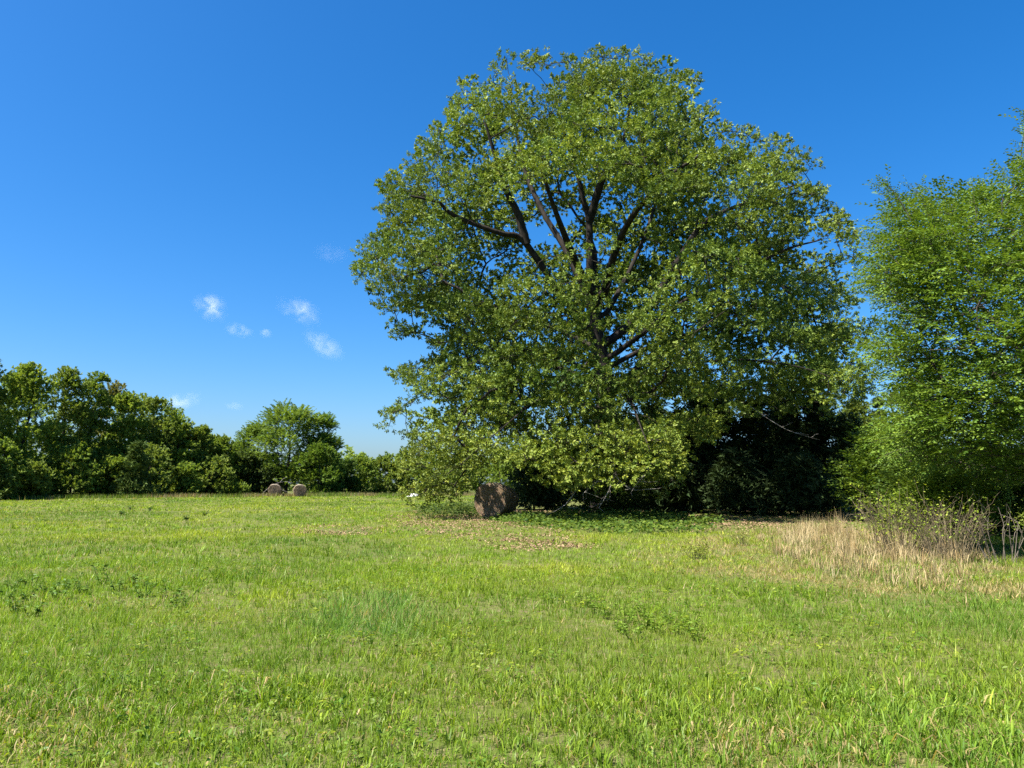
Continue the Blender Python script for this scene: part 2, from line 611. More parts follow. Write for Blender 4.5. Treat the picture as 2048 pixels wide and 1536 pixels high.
def barred(a, b, dep):
    if 925 < a < 1065 and b > 925 and dep < -2:
        return True                      # nothing hangs before the near hay bale
    if dep < 0 and ((a - 1120) / 190) ** 2 + ((b - 505) / 150) ** 2 < 1 and rng.uniform() < 0.84:
        return True                      # an open window onto the main limbs
    if dep < 0 and ((a - 1390) / 110) ** 2 + ((b - 480) / 100) ** 2 < 1 and rng.uniform() < 0.4:
        return True
    return dep < 1 and ((a - 1215) / 70) ** 2 + ((b - 690) / 75) ** 2 < 1 and rng.uniform() < 0.85


# the boughs: flattened pads of foliage with gaps between them
BR = np.array([2.0, 2.0, 0.98])
boughs = []
tries = 0
while len(boughs) < 165 and tries < 60000:
    tries += 1
    a, b = rng.uniform(X0, X1), rng.uniform(Y0, Y1)
    if not in_poly(np.array(a), np.array(b), poly):
        continue
    e = float(edge_dist(np.array(a), np.array(b), poly))
    if e < 24:
        continue
    dep = depth_at(e, b, a, 0.4)
    if barred(a, b, dep):
        continue
    p = at(a, b, OY + dep)
    if p[2] < 1.0 or (boughs and np.min(np.linalg.norm((np.array(boughs) - p) / (BR * 1.2), axis=1)) < 1.0):
        continue
    boughs.append(p)
boughs = np.array(boughs)
cand = []
tries = 0
while len(cand) < 1700 and tries < 400:
    tries += 1
    x, y = rng.uniform(X0, X1, 4000), rng.uniform(Y0, Y1, 4000)
    ok = in_poly(x, y, poly)
    x, y = x[ok], y[ok]
    e = edge_dist(x, y, poly)
    for a, b, c in zip(x, y, e):
        if c < 13:
            continue
        dep = depth_at(c, b, a)
        if barred(a, b, dep):
            continue
        p = at(a, b, OY + dep)
        if p[2] < 0.8:
            continue
        if np.min(np.linalg.norm((boughs - p) / BR, axis=1)) > 1 and rng.uniform() > 0.05:
            continue
        rr = rng.uniform(0.55, 0.95) * min(1.0, 0.5 + c / 60.0)
        rr = min(rr, max(0.32, c * 0.0275))
        cand.append((p, rr))
        if len(cand) >= 1700:
            break
for _ in range(60):                       # the skirt before the trunk, and small tufts along the outline
    a, b = rng.uniform(1090, 1350), rng.uniform(830, 945)
    p = at(a, b, OY - rng.uniform(5.0, 11.0))
    if p[2] > 0.7:
        cand.append((p, rng.uniform(0.5, 0.8)))
def tier(n, x0, x1, y0, y1, d0, d1, r0, r1):
    for _ in range(n):
        a, b = rng.uniform(x0, x1), rng.uniform(y0, y1)
        if in_poly(np.array(a), np.array(b), OAK_OUT):
            cand.append((at(a, b, OY + rng.uniform(d0, d1)), rng.uniform(r0, r1)))


tier(50, 1370, 1728, 725, 805, -8.5, -4.5, 0.6, 0.95)
tier(22, 1020, 1190, 575, 660, -9.5, -6.5, 0.6, 0.9)
tier(34, 830, 1060, 715, 800, -7.0, -3.0, 0.6, 0.9)
tier(30, 1000, 1230, 730, 830, -10.5, -7.5, 0.6, 0.9)
tier(26, 1500, 1700, 600, 690, -5.0, 1.0, 0.6, 0.9)
tier(120, 1230, 1660, 400, 800, 2.0, 9.0, 0.8, 1.15)
tier(60, 860, 1220, 560, 800, 3.0, 9.5, 0.8, 1.15)
tier(150, 880, 1420, 170, 600, 2.5, 9.5, 0.75, 1.1)
tier(12, 1335, 1480, 800, 895, -8.0, -3.5, 0.35, 0.6)
tier(16, 1120, 1290, 895, 985, -4.5, -1.5, 0.5, 0.8)
E_ = np.asarray(OAK_OUT, float)
for k in range(len(E_)):
    for _ in range(4):
        u = rng.uniform()
        q = E_[k] * (1 - u) + E_[(k + 1) % len(E_)] * u
        q = q + (np.array([1220, 560]) - q) / np.linalg.norm(np.array([1220, 560]) - q) * rng.uniform(-7, 20)
        if rng.uniform() < 0.35 or (925 < q[0] < 1065 and q[1] > 900):
            continue
        cand.append((at(q[0], q[1], OY + rng.normal(0, 1.6) - (6 if q[1] > 870 else 0)), rng.uniform(0.28, 0.48)))
cp = np.array([c[0] for c in cand])
cr = np.array([c[1] for c in cand])
# drop clumps that crowd each other, which leaves holes between the masses
keep = []
for i in range(len(cp)):
    if all(np.linalg.norm((cp[i] - cp[j]) * np.array([1, 1, 1.5])) > (0.62 if cr[i] > 0.55 else 0.45) * (cr[i] + cr[j]) for j in keep):
        keep.append(i)
cp, cr = cp[keep], cr[keep]
order = np.argsort(np.linalg.norm(cp - trunk_pts[14], axis=1))
cp, cr = cp[order], cr[order]
bo_ = np.argsort(np.linalg.norm(boughs - trunk_pts[14], axis=1))
wood.join(boughs[bo_], step=0.9, sag=0.06, jit=0.14, lo=8)
wood.join(cp, step=0.6, sag=0.03, jit=0.12, lo=8)
rad, wgt = wood.radii(0.62, 0.016)
allch = wood.chains()
P_ = np.asarray(wood.p)
for c, idx in allch.items():
    pts, r = P_[idx].copy(), rad[idx].copy()
    if c == 0:
        pl = Pile()
        r[0:3] *= np.array([1.5, 1.2, 1.05])
        r = np.maximum(r, np.linspace(0.68, 0.22, len(r)))
        r[-1] = 0.06
        tube(pl, pts, r, 14, wob=0.03)
        pl.build('trunk', M_OAKBARK, oak, smooth=True)
    elif c < n_limb_chains:
        pl = Pile()
        r[0] = min(r[0], r[1] * 1.25)
        r = np.maximum(r, np.linspace(0.25, 0.055, len(r))) * (0.65 if c in (7, 8, 9, 10) else 1.0) if c not in (11, 12, 13, 14) else np.minimum(r, np.linspace(0.13, 0.035, len(r)))
        tube(pl, pts, r, 8, wob=0.04)
        pl.build('limb', M_OAKBARK, oak, smooth=True)
br = Pile()
for c, idx in allch.items():
    if c >= n_limb_chains:
        r = rad[idx].copy()
        r[0] = min(r[0], r[1] * 1.2)
        tube(br, P_[idx], np.maximum(r, 0.014), 5, cap=False)
rad3 = np.stack([cr * 1.15, cr * 1.15, cr * 0.52], 1)
twigs(br, cp, rad3, 5, 0.011)
br.build('branchwork', M_OAKBARK, oak, smooth=True, kind='stuff')

cn = (46 * (cr / 0.9) ** 2 * np.where(cp[:, 1] > OY + 1.5, 0.85, 0.98)).astype(int) + 7
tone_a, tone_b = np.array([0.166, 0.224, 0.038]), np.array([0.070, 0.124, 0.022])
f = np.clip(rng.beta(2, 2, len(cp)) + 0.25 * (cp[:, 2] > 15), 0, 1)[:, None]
# the low skirt is younger, yellower growth
low = np.clip((6.0 - cp[:, 2]) / 4, 0, 1)[:, None]
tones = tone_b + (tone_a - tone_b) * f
tones = tones * (1 - low) + np.array([0.182, 0.234, 0.036]) * low
crown = Pile()
axis = np.stack([np.full(len(cp), ox), np.full(len(cp), oy), np.clip(cp[:, 2] - 2.5, 4, 15)], 1)
pad = np.argmin(np.linalg.norm(cp[:, None, :] - boughs[None, :, :], axis=2), axis=1)
tones = tones * np.exp(rng.normal(0, 0.13, (len(boughs), 1)))[pad]
rear = cp[:, 1] > OY + 1.5
fill_clumps(crown, cp[~rear], rad3[~rear], cn[~rear], axis[~rear], tones[~rear], OAK_SPRAYS, upb=0.3, outw=0.7, spread=0.42)
rearp = Pile()
fill_clumps(rearp, cp[rear], rad3[rear], cn[rear], axis[rear], tones[rear], OAK_BACK, upb=0.3, outw=0.7, spread=0.42)
for V_, T_, C_ in zip(rearp.v, rearp.t, rearp.c):
    crown.add(V_, T_ - T_.min(), C_)
crown.build('crown', M_OAKLEAF, oak, kind='stuff')

# dead pale limbs hanging under the near side of the crown
for pts in ([(1190, 925, -9.2), (1178, 945, -9.6), (1160, 965, -9.9), (1150, 985, -10.1), (1130, 1010, -10.2)],
            [(1198, 925, -9.3), (1196, 960, -9.7), (1176, 978, -10.0), (1166, 988, -10.2)],
            [(1226, 925, -9.5), (1232, 950, -9.8), (1246, 968, -10.0), (1268, 980, -10.2), (1300, 978, -10.4)],
            [(1230, 950, -9.7), (1216, 985, -9.9), (1198, 1015, -10.0)],
            [(1300, 930, -10.2), (1290, 950, -10.4), (1278, 962, -10.4), (1262, 985, -10.5)]):
    pl = Pile()
    P = spline([at(a, b, OY + c) for a, b, c in pts], 14)
    tube(pl, P, np.linspace(0.035, 0.010, 14), 5, wob=0.06)
    for k in range(5, 14, 2):
        e = P[k] + np.array([rng.normal(0, 0.4), rng.normal(0, 0.2), rng.uniform(-0.45, 0.1)])
        tube(pl, np.stack([P[k], (P[k] + e) / 2 + rng.normal(0, 0.05, 3), e]), [0.012, 0.008, 0.004], 4)
    pl.build('dead_branch', M_DEADWOOD, oak, smooth=True)
pl = Pile()
P = spline([at(a, b, OY - 8.2) for a, b in ((1500, 812), (1540, 840), (1580, 862), (1640, 880))], 12)
tube(pl, P, np.linspace(0.011, 0.004, 12), 5)
for k in range(2, 12, 2):
    e = P[k] + np.array([rng.uniform(0.3, 0.8), rng.normal(0, 0.2), rng.uniform(-0.3, 0.3)])
    tube(pl, np.stack([P[k], (P[k] + e) / 2 + rng.normal(0, 0.05, 3), e]), [0.012, 0.008, 0.004], 4)
pl.build('dead_branch', M_DEADWOOD, oak, smooth=True)


# ------------------------------------------------------------------ trees in general
def tree(name, label, px, top, Y, hw, tone, bark=M_OAKBARK, leaf=M_WOODLEAF, variants=WOOD_SPRAYS, K=46, per=34, base_frac=0.12, group=None,
         shape='round', tone2=None, cat='tree', sc=(0.8, 1.2), trunk_r=None, lobes=None, depth=1.0, flat=0.62, cl=None, spread=0.42, lean=0.0, outw=0.7):
    """px, top, hw: place, top and half width in the photograph; Y: its distance"""
    b = at(px, 968, Y)
    base = np.array([b[0], Y, float(height(b[0], Y))])
    H = at(px, top, Y)[2] - base[2]
    W = hw * Y / FPX
    o = empty(name, base, label, cat, group)
    w = Wood(base + np.array([0, 0, -0.15]))
    th = H * (0.8 if shape not in ('cone', 'cedar') else 0.95)
    n = 12
    t = np.linspace(0, 1, n)[1:, None]
    pts = base + np.concatenate([0.05 * H * np.sin(t * 3 + rng.uniform(0, 6)) * t + lean * t * H, 0.04 * H * np.sin(t * 4 + rng.uniform(0, 6)) * t, t * th], 1)
    w.add(0, pts, 0)
    z0 = H * base_frac
    if cl is None:
        cl = np.clip(0.30 * W, 0.35, 1.5) if shape == 'round' else np.clip(0.32 * W, 0.25, 0.9)
    C, r = [], []
    while len(C) < K:
        z = rng.uniform(z0, H - 0.35 * cl)
        u = (z - z0) / (H - z0)
        if shape == 'round':
            R = W * math.sqrt(max(0.0, 1 - (2 * (u - 0.42) / 1.18) ** 2)) if u > 0.42 else W * (0.72 + 0.28 * u / 0.42)
        elif shape == 'oval':
            R = W * math.sin(math.pi * min(1, max(0.03, 0.12 + 0.86 * u))) ** 0.7
        elif shape == 'cedar':
            R = 1.35 * W * (1 - u ** 1.7) ** 0.9
        else:
            R = W * (1 - u) ** 0.85 * (1.0 if u > 0.06 else 0.8)
        a, q = rng.uniform(0, 2 * math.pi), rng.uniform(0, 1) ** 0.42
        rr = cl * rng.uniform(0.7, 1.25)
        q *= max(0.05, R - 0.75 * rr)
        C.append(base + np.array([lean * z + math.cos(a) * q, math.sin(a) * q * depth, z]))
        r.append(rr if shape not in ('cone', 'cedar') else rr * (0.45 + 0.6 * (1 - u)))
    if lobes:
        for lx, ly, lr in lobes:
            C.append(at(lx, ly, Y + rng.normal(0, W * 0.3)))
            r.append(lr * Y / FPX)
    C, r = np.array(C), np.array(r)
    od = np.argsort(np.linalg.norm(C - (base + np.array([0, 0, H * 0.35])), axis=1))
    C, r = C[od], r[od]
    w.join(C, step=max(0.5, W * 0.25), sag=0.05, jit=0.1, lo=2)
    rd, _ = w.radii(trunk_r or max(0.05, H * 0.017), 0.012 + 0.0006 * H)
    Pn = np.asarray(w.p)
    tk, brn = Pile(), Pile()
    for c, idx in w.chains().items():
        rr = rd[idx].copy()
        if len(rr) > 1:
            rr[0] = min(rr[0], rr[1] * 1.25)
        tube(tk if c == 0 else brn, Pn[idx], rr, 8 if c == 0 else 4, cap=(c == 0))
    tk.build('trunk', bark, o, smooth=True)
    r3 = np.stack([r, r, r * flat], 1)
    brn.build('branchwork', bark, o, smooth=True, kind='stuff')
    cw = Pile()
    f_ = rng.beta(2, 2, (len(C), 1))
    t2 = np.asarray(tone2 if tone2 is not None else np.asarray(tone) * 0.72)
    tn = t2 + (np.asarray(tone) - t2) * f_
    ax = np.stack([np.full(len(C), base[0]), np.full(len(C), base[1]), np.clip(C[:, 2] - 0.15 * H, 0, H * 0.7)], 1)
    fill_clumps(cw, C, r3, np.full(len(C), per), ax, tn, variants, sc=sc, upb=0.35 if shape not in ('cone', 'cedar') else 0.8, outw=outw, spread=spread)
    cw.build('crown', leaf, o, kind='stuff')
    return o


OLIVE, SPRING, MID, DEEP = (0.172, 0.240, 0.044), (0.200, 0.282, 0.044), (0.160, 0.235, 0.036), (0.090, 0.155, 0.028)
CEDAR = (0.034, 0.052, 0.020)
GW = 'oaks of the woodland along the left of the meadow'
left_row = [
    (-62, 692, 82, 66, OLIVE, 'tall olive oak cut by the left frame edge, highest of the woodland'),
    (40, 733, 86, 70, SPRING, 'broad bright yellow-green oak second from the left edge of the woodland'),
    (125, 745, 91, 55, OLIVE, 'olive oak with round top just left of the woodland skyline notch'),
    (180, 753, 95, 42, MID, 'mid green oak whose top ends the high part of the woodland skyline'),
    (243, 793, 99, 48, SPRING, 'pale spring-green oak directly right of the woodland skyline step'),
    (305, 801, 102, 46, OLIVE, 'olive round-headed oak halfway down the sloping woodland skyline'),
    (352, 838, 104, 40, SPRING, 'small yellow-green oak below the low cloud by the woodland'),
    (396, 858, 107, 38, OLIVE, 'olive oak third from the right end of the woodland'),
    (438, 876, 110, 36, MID, 'low green oak second from the right end of the woodland'),
    (474, 890, 118, 30, OLIVE, 'lowest faint oak at the right end of the woodland'),
]
for px, top, Y, hw, tn, lab in left_row:
    tree('woodland_oak', lab, px, top, Y, hw, tn, K=int(46 + hw * 0.7), per=31, group=GW, base_frac=0.0, sc=(0.75, 1.2))
GB = 'trees of the second rank behind the woodland oaks'
for px, top, Y, hw, tn, lab in [
    (15, 748, 104, 60, MID, 'shaded oak behind the two leftmost woodland oaks'),
    (215, 772, 112, 46, (0.17, 0.18, 0.05), 'pale thin-leaved oak peeping over the woodland behind the skyline step'),
    (275, 800, 116, 46, OLIVE, 'olive oak behind the middle of the woodland, hardly showing'),
    (335, 818, 118, 42, MID, 'green oak behind the woodland just under the low cloud'),
    (95, 850, 106, 70, MID, 'low shaded tree filling the gap under the left woodland oaks'),
    (200, 870, 108, 60, OLIVE, 'low olive tree filling the gap under the woodland skyline step'),
    (415, 868, 122, 46, OLIVE, 'olive oak behind the low right end of the woodland'),
]:
    tree('woodland_oak', lab, px, top, Y, hw, tn, K=46, per=30, group=GB, base_frac=0.0, sc=(0.9, 1.45))
GC = 'dark understory trees at the foot of the woodland'
for px, top, Y, hw, shape, lab in [
    (-10, 925, 78, 40, 'cone', 'dark cedar cut by the left frame edge at the woodland foot'),
    (272, 890, 91, 38, 'cone', 'tallest dark cedar in the middle of the woodland foot'),
]:
    tree('cedar_tree', lab, px, top, Y, hw, (0.075, 0.118, 0.026), leaf=M_CEDARLEAF, variants=CEDAR_SPRAYS, K=26, per=20, shape=shape, group=GC, base_frac=0.02, cl=0.8, sc=(1.6, 2.5))

for px, top, Y, hw, tn, lab in [
    (-8, 888, 79, 50, MID, 'leafy bush cut by the left frame edge below the tallest woodland oak'),
    (60, 926, 82, 36, OLIVE, 'olive bush second from left along the woodland foot'),
    (142, 893, 87, 54, MID, 'green bush third from left along the woodland foot'),
    (226, 921, 91, 36, MID, 'green bush under the skyline step along the woodland foot'),
    (300, 898, 95, 50, OLIVE, 'olive bush in the middle right of the woodland foot'),
    (372, 934, 99, 30, MID, 'green bush near the right end of the woodland foot'),
    (424, 916, 105, 42, OLIVE, 'last olive bush at the right end of the woodland foot'),
]:
    tree('bush', lab, px, top, Y, hw, tn, K=36, per=22, base_frac=0.0, group='bushes along the woodland foot', cat='bush', sc=(0.8, 1.25))

# the tall feathery tree with its companions behind the two far bales
MG = (0.150, 0.230, 0.040)
tree('feathery_tree', 'tall open-crowned green tree rising behind the two far hay bales', 572, 814, 114, 84, MG, variants=FEATHER_SPRAYS, K=96, per=30, base_frac=0.12, sc=(0.8, 1.35),
     cat='tree', trunk_r=0.26)
tree('feathery_tree', 'narrow dark green tree right beside the tall open-crowned tree', 648, 832, 117, 40, (0.105, 0.180, 0.030), variants=FEATHER_SPRAYS, K=60, per=34, base_frac=0.03, sc=(0.8, 1.3))
tree('feathery_tree', 'shorter leafy tree left beside the tall open-crowned tree', 508, 850, 116, 40, MG, variants=FEATHER_SPRAYS, K=56, per=34, base_frac=0.02)
GS = 'bushes along the far edge of the meadow'
for px, top, Y, hw, tn, lab in [
    (636, 893, 110, 50, (0.110, 0.180, 0.024), 'big rounded green bush behind and right of the far hay bales'),
    (490, 905, 113, 34, (0.085, 0.130, 0.036), 'rounded bush between the woodland end and the far hay bales'),
    (540, 925, 114, 34, (0.065, 0.105, 0.03), 'dim bush straight behind the left far hay bale'),
    (690, 922, 122, 30, DEEP, 'dark green bush right of the big rounded bush'),
    (722, 918, 126, 34, MID, 'mid green bush fifth along the far hedge from the bales'),
    (768, 912, 130, 34, OLIVE, 'olive bush in the far hedge left of the oak skirt'),
    (815, 902, 132, 40, OLIVE, 'taller olive bush in the far hedge touching the oak skirt'),
    (872, 900, 134, 42, SPRING, 'yellowish bush in the far hedge seen through the oak skirt'),
    (935, 895, 130, 44, OLIVE, 'olive bush in the far hedge behind the near hay bale'),
    (1000, 900, 128, 44, MID, 'green bush in the far hedge just right of the near bale'),
    (468, 972, 106, 24, MID, 'low green bush in front of the woodland end'),
]:
    tree('bush', lab, px, top, Y, hw, tn, K=40, per=22, base_frac=0.0, group=GS, sc=(0.9, 1.4), cat='bush')
# farther wood that closes the view between the trunks
far_w = Pile()
fb = Pile()
for k in range(130):
    a = -1.05 + 2.1 * (k + rng.uniform(-0.4, 0.4)) / 130
    Yd = rng.uniform(150, 185)
    X = math.tan(a) * Yd if abs(a) < 1.05 else 0
    Hh = rng.uniform(4.0, 7.5)
    C = np.array([X, Yd, 0]) + np.stack([rng.normal(0, 2.2, 12), rng.normal(0, 2.0, 12), rng.uniform(0.5, Hh, 12)], 1)
    tn = np.array(OLIVE if rng.uniform() < 0.5 else MID)
    fill_clumps(far_w, C, np.tile([1.8, 1.8, 1.3], (12, 1)), np.full(12, 4), np.tile([X, Yd, 1.0], (12, 1)), np.tile(tn, (12, 1)), WOOD_SPRAYS, sc=(2.4, 3.8))
o = far_w.build('distant_woods', M_WOODLEAF, None, kind='stuff')
tag(o, 'low distant woods closing the view behind the meadow hedge', None, None, 'stuff')

# cedars in the shade behind the oak
GD = 'dark cedars in the shade behind the oak'
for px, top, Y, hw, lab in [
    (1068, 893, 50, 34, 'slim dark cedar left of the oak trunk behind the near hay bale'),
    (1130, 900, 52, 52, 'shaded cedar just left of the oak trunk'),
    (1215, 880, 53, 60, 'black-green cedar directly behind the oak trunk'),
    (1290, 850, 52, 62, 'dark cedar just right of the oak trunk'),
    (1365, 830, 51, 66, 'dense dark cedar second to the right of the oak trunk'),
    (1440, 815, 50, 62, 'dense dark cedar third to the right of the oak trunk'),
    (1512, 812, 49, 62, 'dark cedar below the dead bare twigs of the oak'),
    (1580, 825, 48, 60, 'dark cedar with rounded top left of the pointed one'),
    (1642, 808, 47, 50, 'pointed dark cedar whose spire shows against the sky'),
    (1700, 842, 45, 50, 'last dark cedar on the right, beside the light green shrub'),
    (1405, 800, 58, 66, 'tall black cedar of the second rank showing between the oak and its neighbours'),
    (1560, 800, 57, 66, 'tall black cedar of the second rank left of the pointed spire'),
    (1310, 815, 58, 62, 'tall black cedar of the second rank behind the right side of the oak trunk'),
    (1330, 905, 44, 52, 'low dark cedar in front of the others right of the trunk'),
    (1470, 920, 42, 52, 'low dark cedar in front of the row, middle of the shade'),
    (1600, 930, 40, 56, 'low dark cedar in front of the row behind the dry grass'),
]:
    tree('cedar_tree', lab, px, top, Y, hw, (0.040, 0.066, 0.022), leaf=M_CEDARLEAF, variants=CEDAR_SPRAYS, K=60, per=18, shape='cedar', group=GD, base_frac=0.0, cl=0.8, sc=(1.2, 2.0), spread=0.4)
# lighter trees between the cedars and the elm
tree('pale_tree', 'pale green airy tree in the gap between oak and right elm', 1722, 812, 78, 52, (0.145, 0.195, 0.040), K=46, per=36, base_frac=0.05)
tree('cedar_tree', 'distant pointed cedar in the gap left of the elm', 1766, 802, 84, 26, (0.055, 0.085, 0.045), leaf=M_CEDARLEAF, variants=CEDAR_SPRAYS, K=40, per=40, shape='cone', base_frac=0.02, sc=(1.0, 1.5))
tree('pale_tree', 'light green tree half hidden behind the elm twigs', 1825, 780, 70, 60, (0.125, 0.180, 0.030), K=46, per=36, base_frac=0.05)
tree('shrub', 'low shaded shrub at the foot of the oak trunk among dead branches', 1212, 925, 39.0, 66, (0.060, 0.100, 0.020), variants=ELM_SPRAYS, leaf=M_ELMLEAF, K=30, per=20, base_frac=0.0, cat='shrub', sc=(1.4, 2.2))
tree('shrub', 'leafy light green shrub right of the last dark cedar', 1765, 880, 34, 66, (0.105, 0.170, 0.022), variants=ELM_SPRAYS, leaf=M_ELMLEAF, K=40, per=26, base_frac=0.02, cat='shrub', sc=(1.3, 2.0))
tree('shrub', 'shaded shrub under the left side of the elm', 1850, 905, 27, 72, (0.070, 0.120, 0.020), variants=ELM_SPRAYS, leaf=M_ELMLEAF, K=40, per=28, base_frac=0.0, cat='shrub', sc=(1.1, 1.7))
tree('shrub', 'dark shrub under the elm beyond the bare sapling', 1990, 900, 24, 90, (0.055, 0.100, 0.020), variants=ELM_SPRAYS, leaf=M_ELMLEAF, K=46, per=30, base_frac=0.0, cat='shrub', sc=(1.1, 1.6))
tree('shrub', 'bright leafy shrub in sun before the elm above the brushwood', 1890, 962, 19.5, 74, (0.135, 0.205, 0.022), variants=ELM_SPRAYS, leaf=M_ELMLEAF, K=34, per=26, base_frac=0.25, cat='shrub', sc=(0.8, 1.2))

# ------------------------------------------------------------------ the elm at the right edge
EY = 20.0
ELM_OUT = [(2078, 190), (2048, 255), (2050, 312), (1990, 350), (1930, 372), (1890, 362), (1850, 380), (1815, 372), (1790, 392), (1765, 358), (1748, 372), (1772, 420),
           (1762, 470), (1720, 475), (1700, 500), (1740, 545), (1700, 552), (1740, 600), (1790, 610), (1800, 640), (1720, 690), (1725, 720),
           (1795, 745), (1790, 790), (1745, 800), (1800, 815), (1740, 870), (1730, 905), (1790, 920), (1830, 960), (1900, 980), (1990, 990), (2120, 1000), (2380, 960), (2480, 700), (2440, 400), (2300, 200)]
ex = at(2150, 968, EY)[0]
elm_base = np.array([ex, EY, float(height(ex, EY))])
elm = empty('elm_tree', elm_base, 'feathery light green elm leaning in from the right frame edge', 'tree')
ew = Wood(elm_base + np.array([0, 0, -0.15]))
tp = [elm_base + np.array([0, 0, -0.15])] + [at(px, py, EY) for px, py in ((2130, 1000), (2120, 900), (2135, 760), (2150, 600), (2160, 450), (2150, 300))]
ew.add(0, spline(tp, 20)[1:], 0)
for L_ in ([(2120, 890, 0), (2060, 830, -0.5), (2015, 785, -0.9), (1970, 730, -1.4), (1925, 650, -1.8), (1890, 560, -2.2), (1860, 480, -2.4)],
           [(2130, 800, 0), (2040, 700, 0.8), (1960, 610, 1.5), (1880, 520, 2.0), (1820, 430, 2.3)],
           [(2060, 830, -0.5), (1980, 800, -1.6), (1900, 790, -2.2), (1830, 810, -2.6)],
           [(2140, 700, 0), (2080, 560, -1.2), (2020, 450, -2.0), (1960, 390, -2.4)],
           [(2120, 880, 0.2), (2020, 860, 1.4), (1930, 860, 2.2), (1840, 880, 2.6)],
           [(2130, 780, 0), (2040, 740, -2.2), (1960, 700, -3.4), (1860, 700, -4.0)],
           [(2155, 560, 0), (2110, 420, 0.8), (2070, 300, 1.2), (2055, 240, 1.4)],
           [(2140, 700, 0), (2230, 560, 0.3), (2320, 450, -0.4)],
           [(2130, 800, 0), (2240, 740, -1.0), (2380, 680, -1.5)]):
    P = spline([at(px, py, EY + dy) for px, py, dy in L_], 5 * len(L_))
    ew.add(ew.near(P[0]), P[1:])
n_el = ew.nch
EB = np.array([1.15, 1.15, 0.42])
eb = []
tries = 0
while len(eb) < 150 and tries < 40000:
    tries += 1
    a, b = rng.uniform(1690, 2440), rng.uniform(170, 1000)
    if not in_poly(np.array(a), np.array(b), ELM_OUT) or (a > 2130 and rng.uniform() < 0.5):
        continue
    e = float(edge_dist(np.array(a), np.array(b), ELM_OUT))
    if e < 40:
        continue
    dep = rng.choice([-1, 1]) * 4.6 * math.sqrt(max(0.03, 1 - (1 - min(e / 300, 1)) ** 2)) * rng.uniform(0, 1) ** 0.5
    p = at(a, b, EY + dep)
    if eb and np.min(np.linalg.norm((np.array(eb) - p) / (EB * 1.15), axis=1)) < 1:
        continue
    eb.append(p)
eb = np.array(eb)
ec, er = [], []
while len(ec) < 420:
    x, y = rng.uniform(1690, 2480, 3000), rng.uniform(150, 1000, 3000)
    ok = in_poly(x, y, ELM_OUT)
    x, y = x[ok], y[ok]
    e = edge_dist(x, y, ELM_OUT)
    for a, b, c in zip(x, y, e):
        if c < 14 or (a > 2130 and rng.uniform() < 0.55):
            continue
        q = min(c / 300.0, 1.0)
        D = 4.6 * math.sqrt(max(0.03, 1 - (1 - q) ** 2))
        dep = rng.choice([-1, 1]) * D * rng.uniform(0, 1) ** 0.6
        p = at(a, b, EY + dep)
        if np.min(np.linalg.norm((eb - p) / EB, axis=1)) > 1 and rng.uniform() > 0.08:
            continue
        ec.append(p)
        er.append(np.clip(rng.uniform(0.40, 0.70), 0.2, max(0.22, c * 0.012)))
ec, er = np.array(ec), np.array(er)
od = np.argsort(np.linalg.norm(ec - np.asarray(ew.p)[9], axis=1))
ec, er = ec[od], er[od]
ew.join(eb[np.argsort(np.linalg.norm(eb - np.asarray(ew.p)[9], axis=1))], step=0.5, sag=0.05, jit=0.12, lo=3)
ew.join(ec, step=0.45, sag=0.04, jit=0.1, lo=3)
rd, _ = ew.radii(0.32, 0.009)
Pn = np.asarray(ew.p)
ebr = Pile()
for c, idx in ew.chains().items():
    r = rd[idx].copy()
    if c == 0:
        pl = Pile()
        tube(pl, Pn[idx], r, 12, wob=0.03)
        pl.build('trunk', M_ELMBARK, elm, smooth=True)
    elif c < n_el:
        pl = Pile()
        r[0] = min(r[0], r[1] * 1.2)
        tube(pl, Pn[idx], r, 8, wob=0.03)
        pl.build('limb', M_ELMBARK, elm, smooth=True)
    else:
        r[0] = min(r[0], r[1] * 1.2)
        tube(ebr, Pn[idx], r, 4, cap=False)
ecw = Pile()
r3 = np.stack([er * 1.3, er * 1.3, er * 0.34], 1)
f_ = rng.beta(2, 2, (len(ec), 1))
tn = np.array([0.080, 0.140, 0.020]) + (np.array([0.140, 0.222, 0.030]) - np.array([0.080, 0.140, 0.020])) * f_
axp = np.stack([np.full(len(ec), ex), np.full(len(ec), EY), np.clip(ec[:, 2] - 1.0, 1, 8)], 1)
big = er > 0.36
for m_, s_ in ((big, (0.75, 1.15)), (~big, (0.45, 0.75))):
    fill_clumps(ecw, ec[m_], r3[m_], (14 * (er[m_] / 0.5) ** 1.7 + 4).astype(int), axp[m_], tn[m_], ELM_SPRAYS, sc=s_, upb=0.22, outw=1.2, spread=0.45)
twigs(ebr, ec, r3, 3, 0.006)
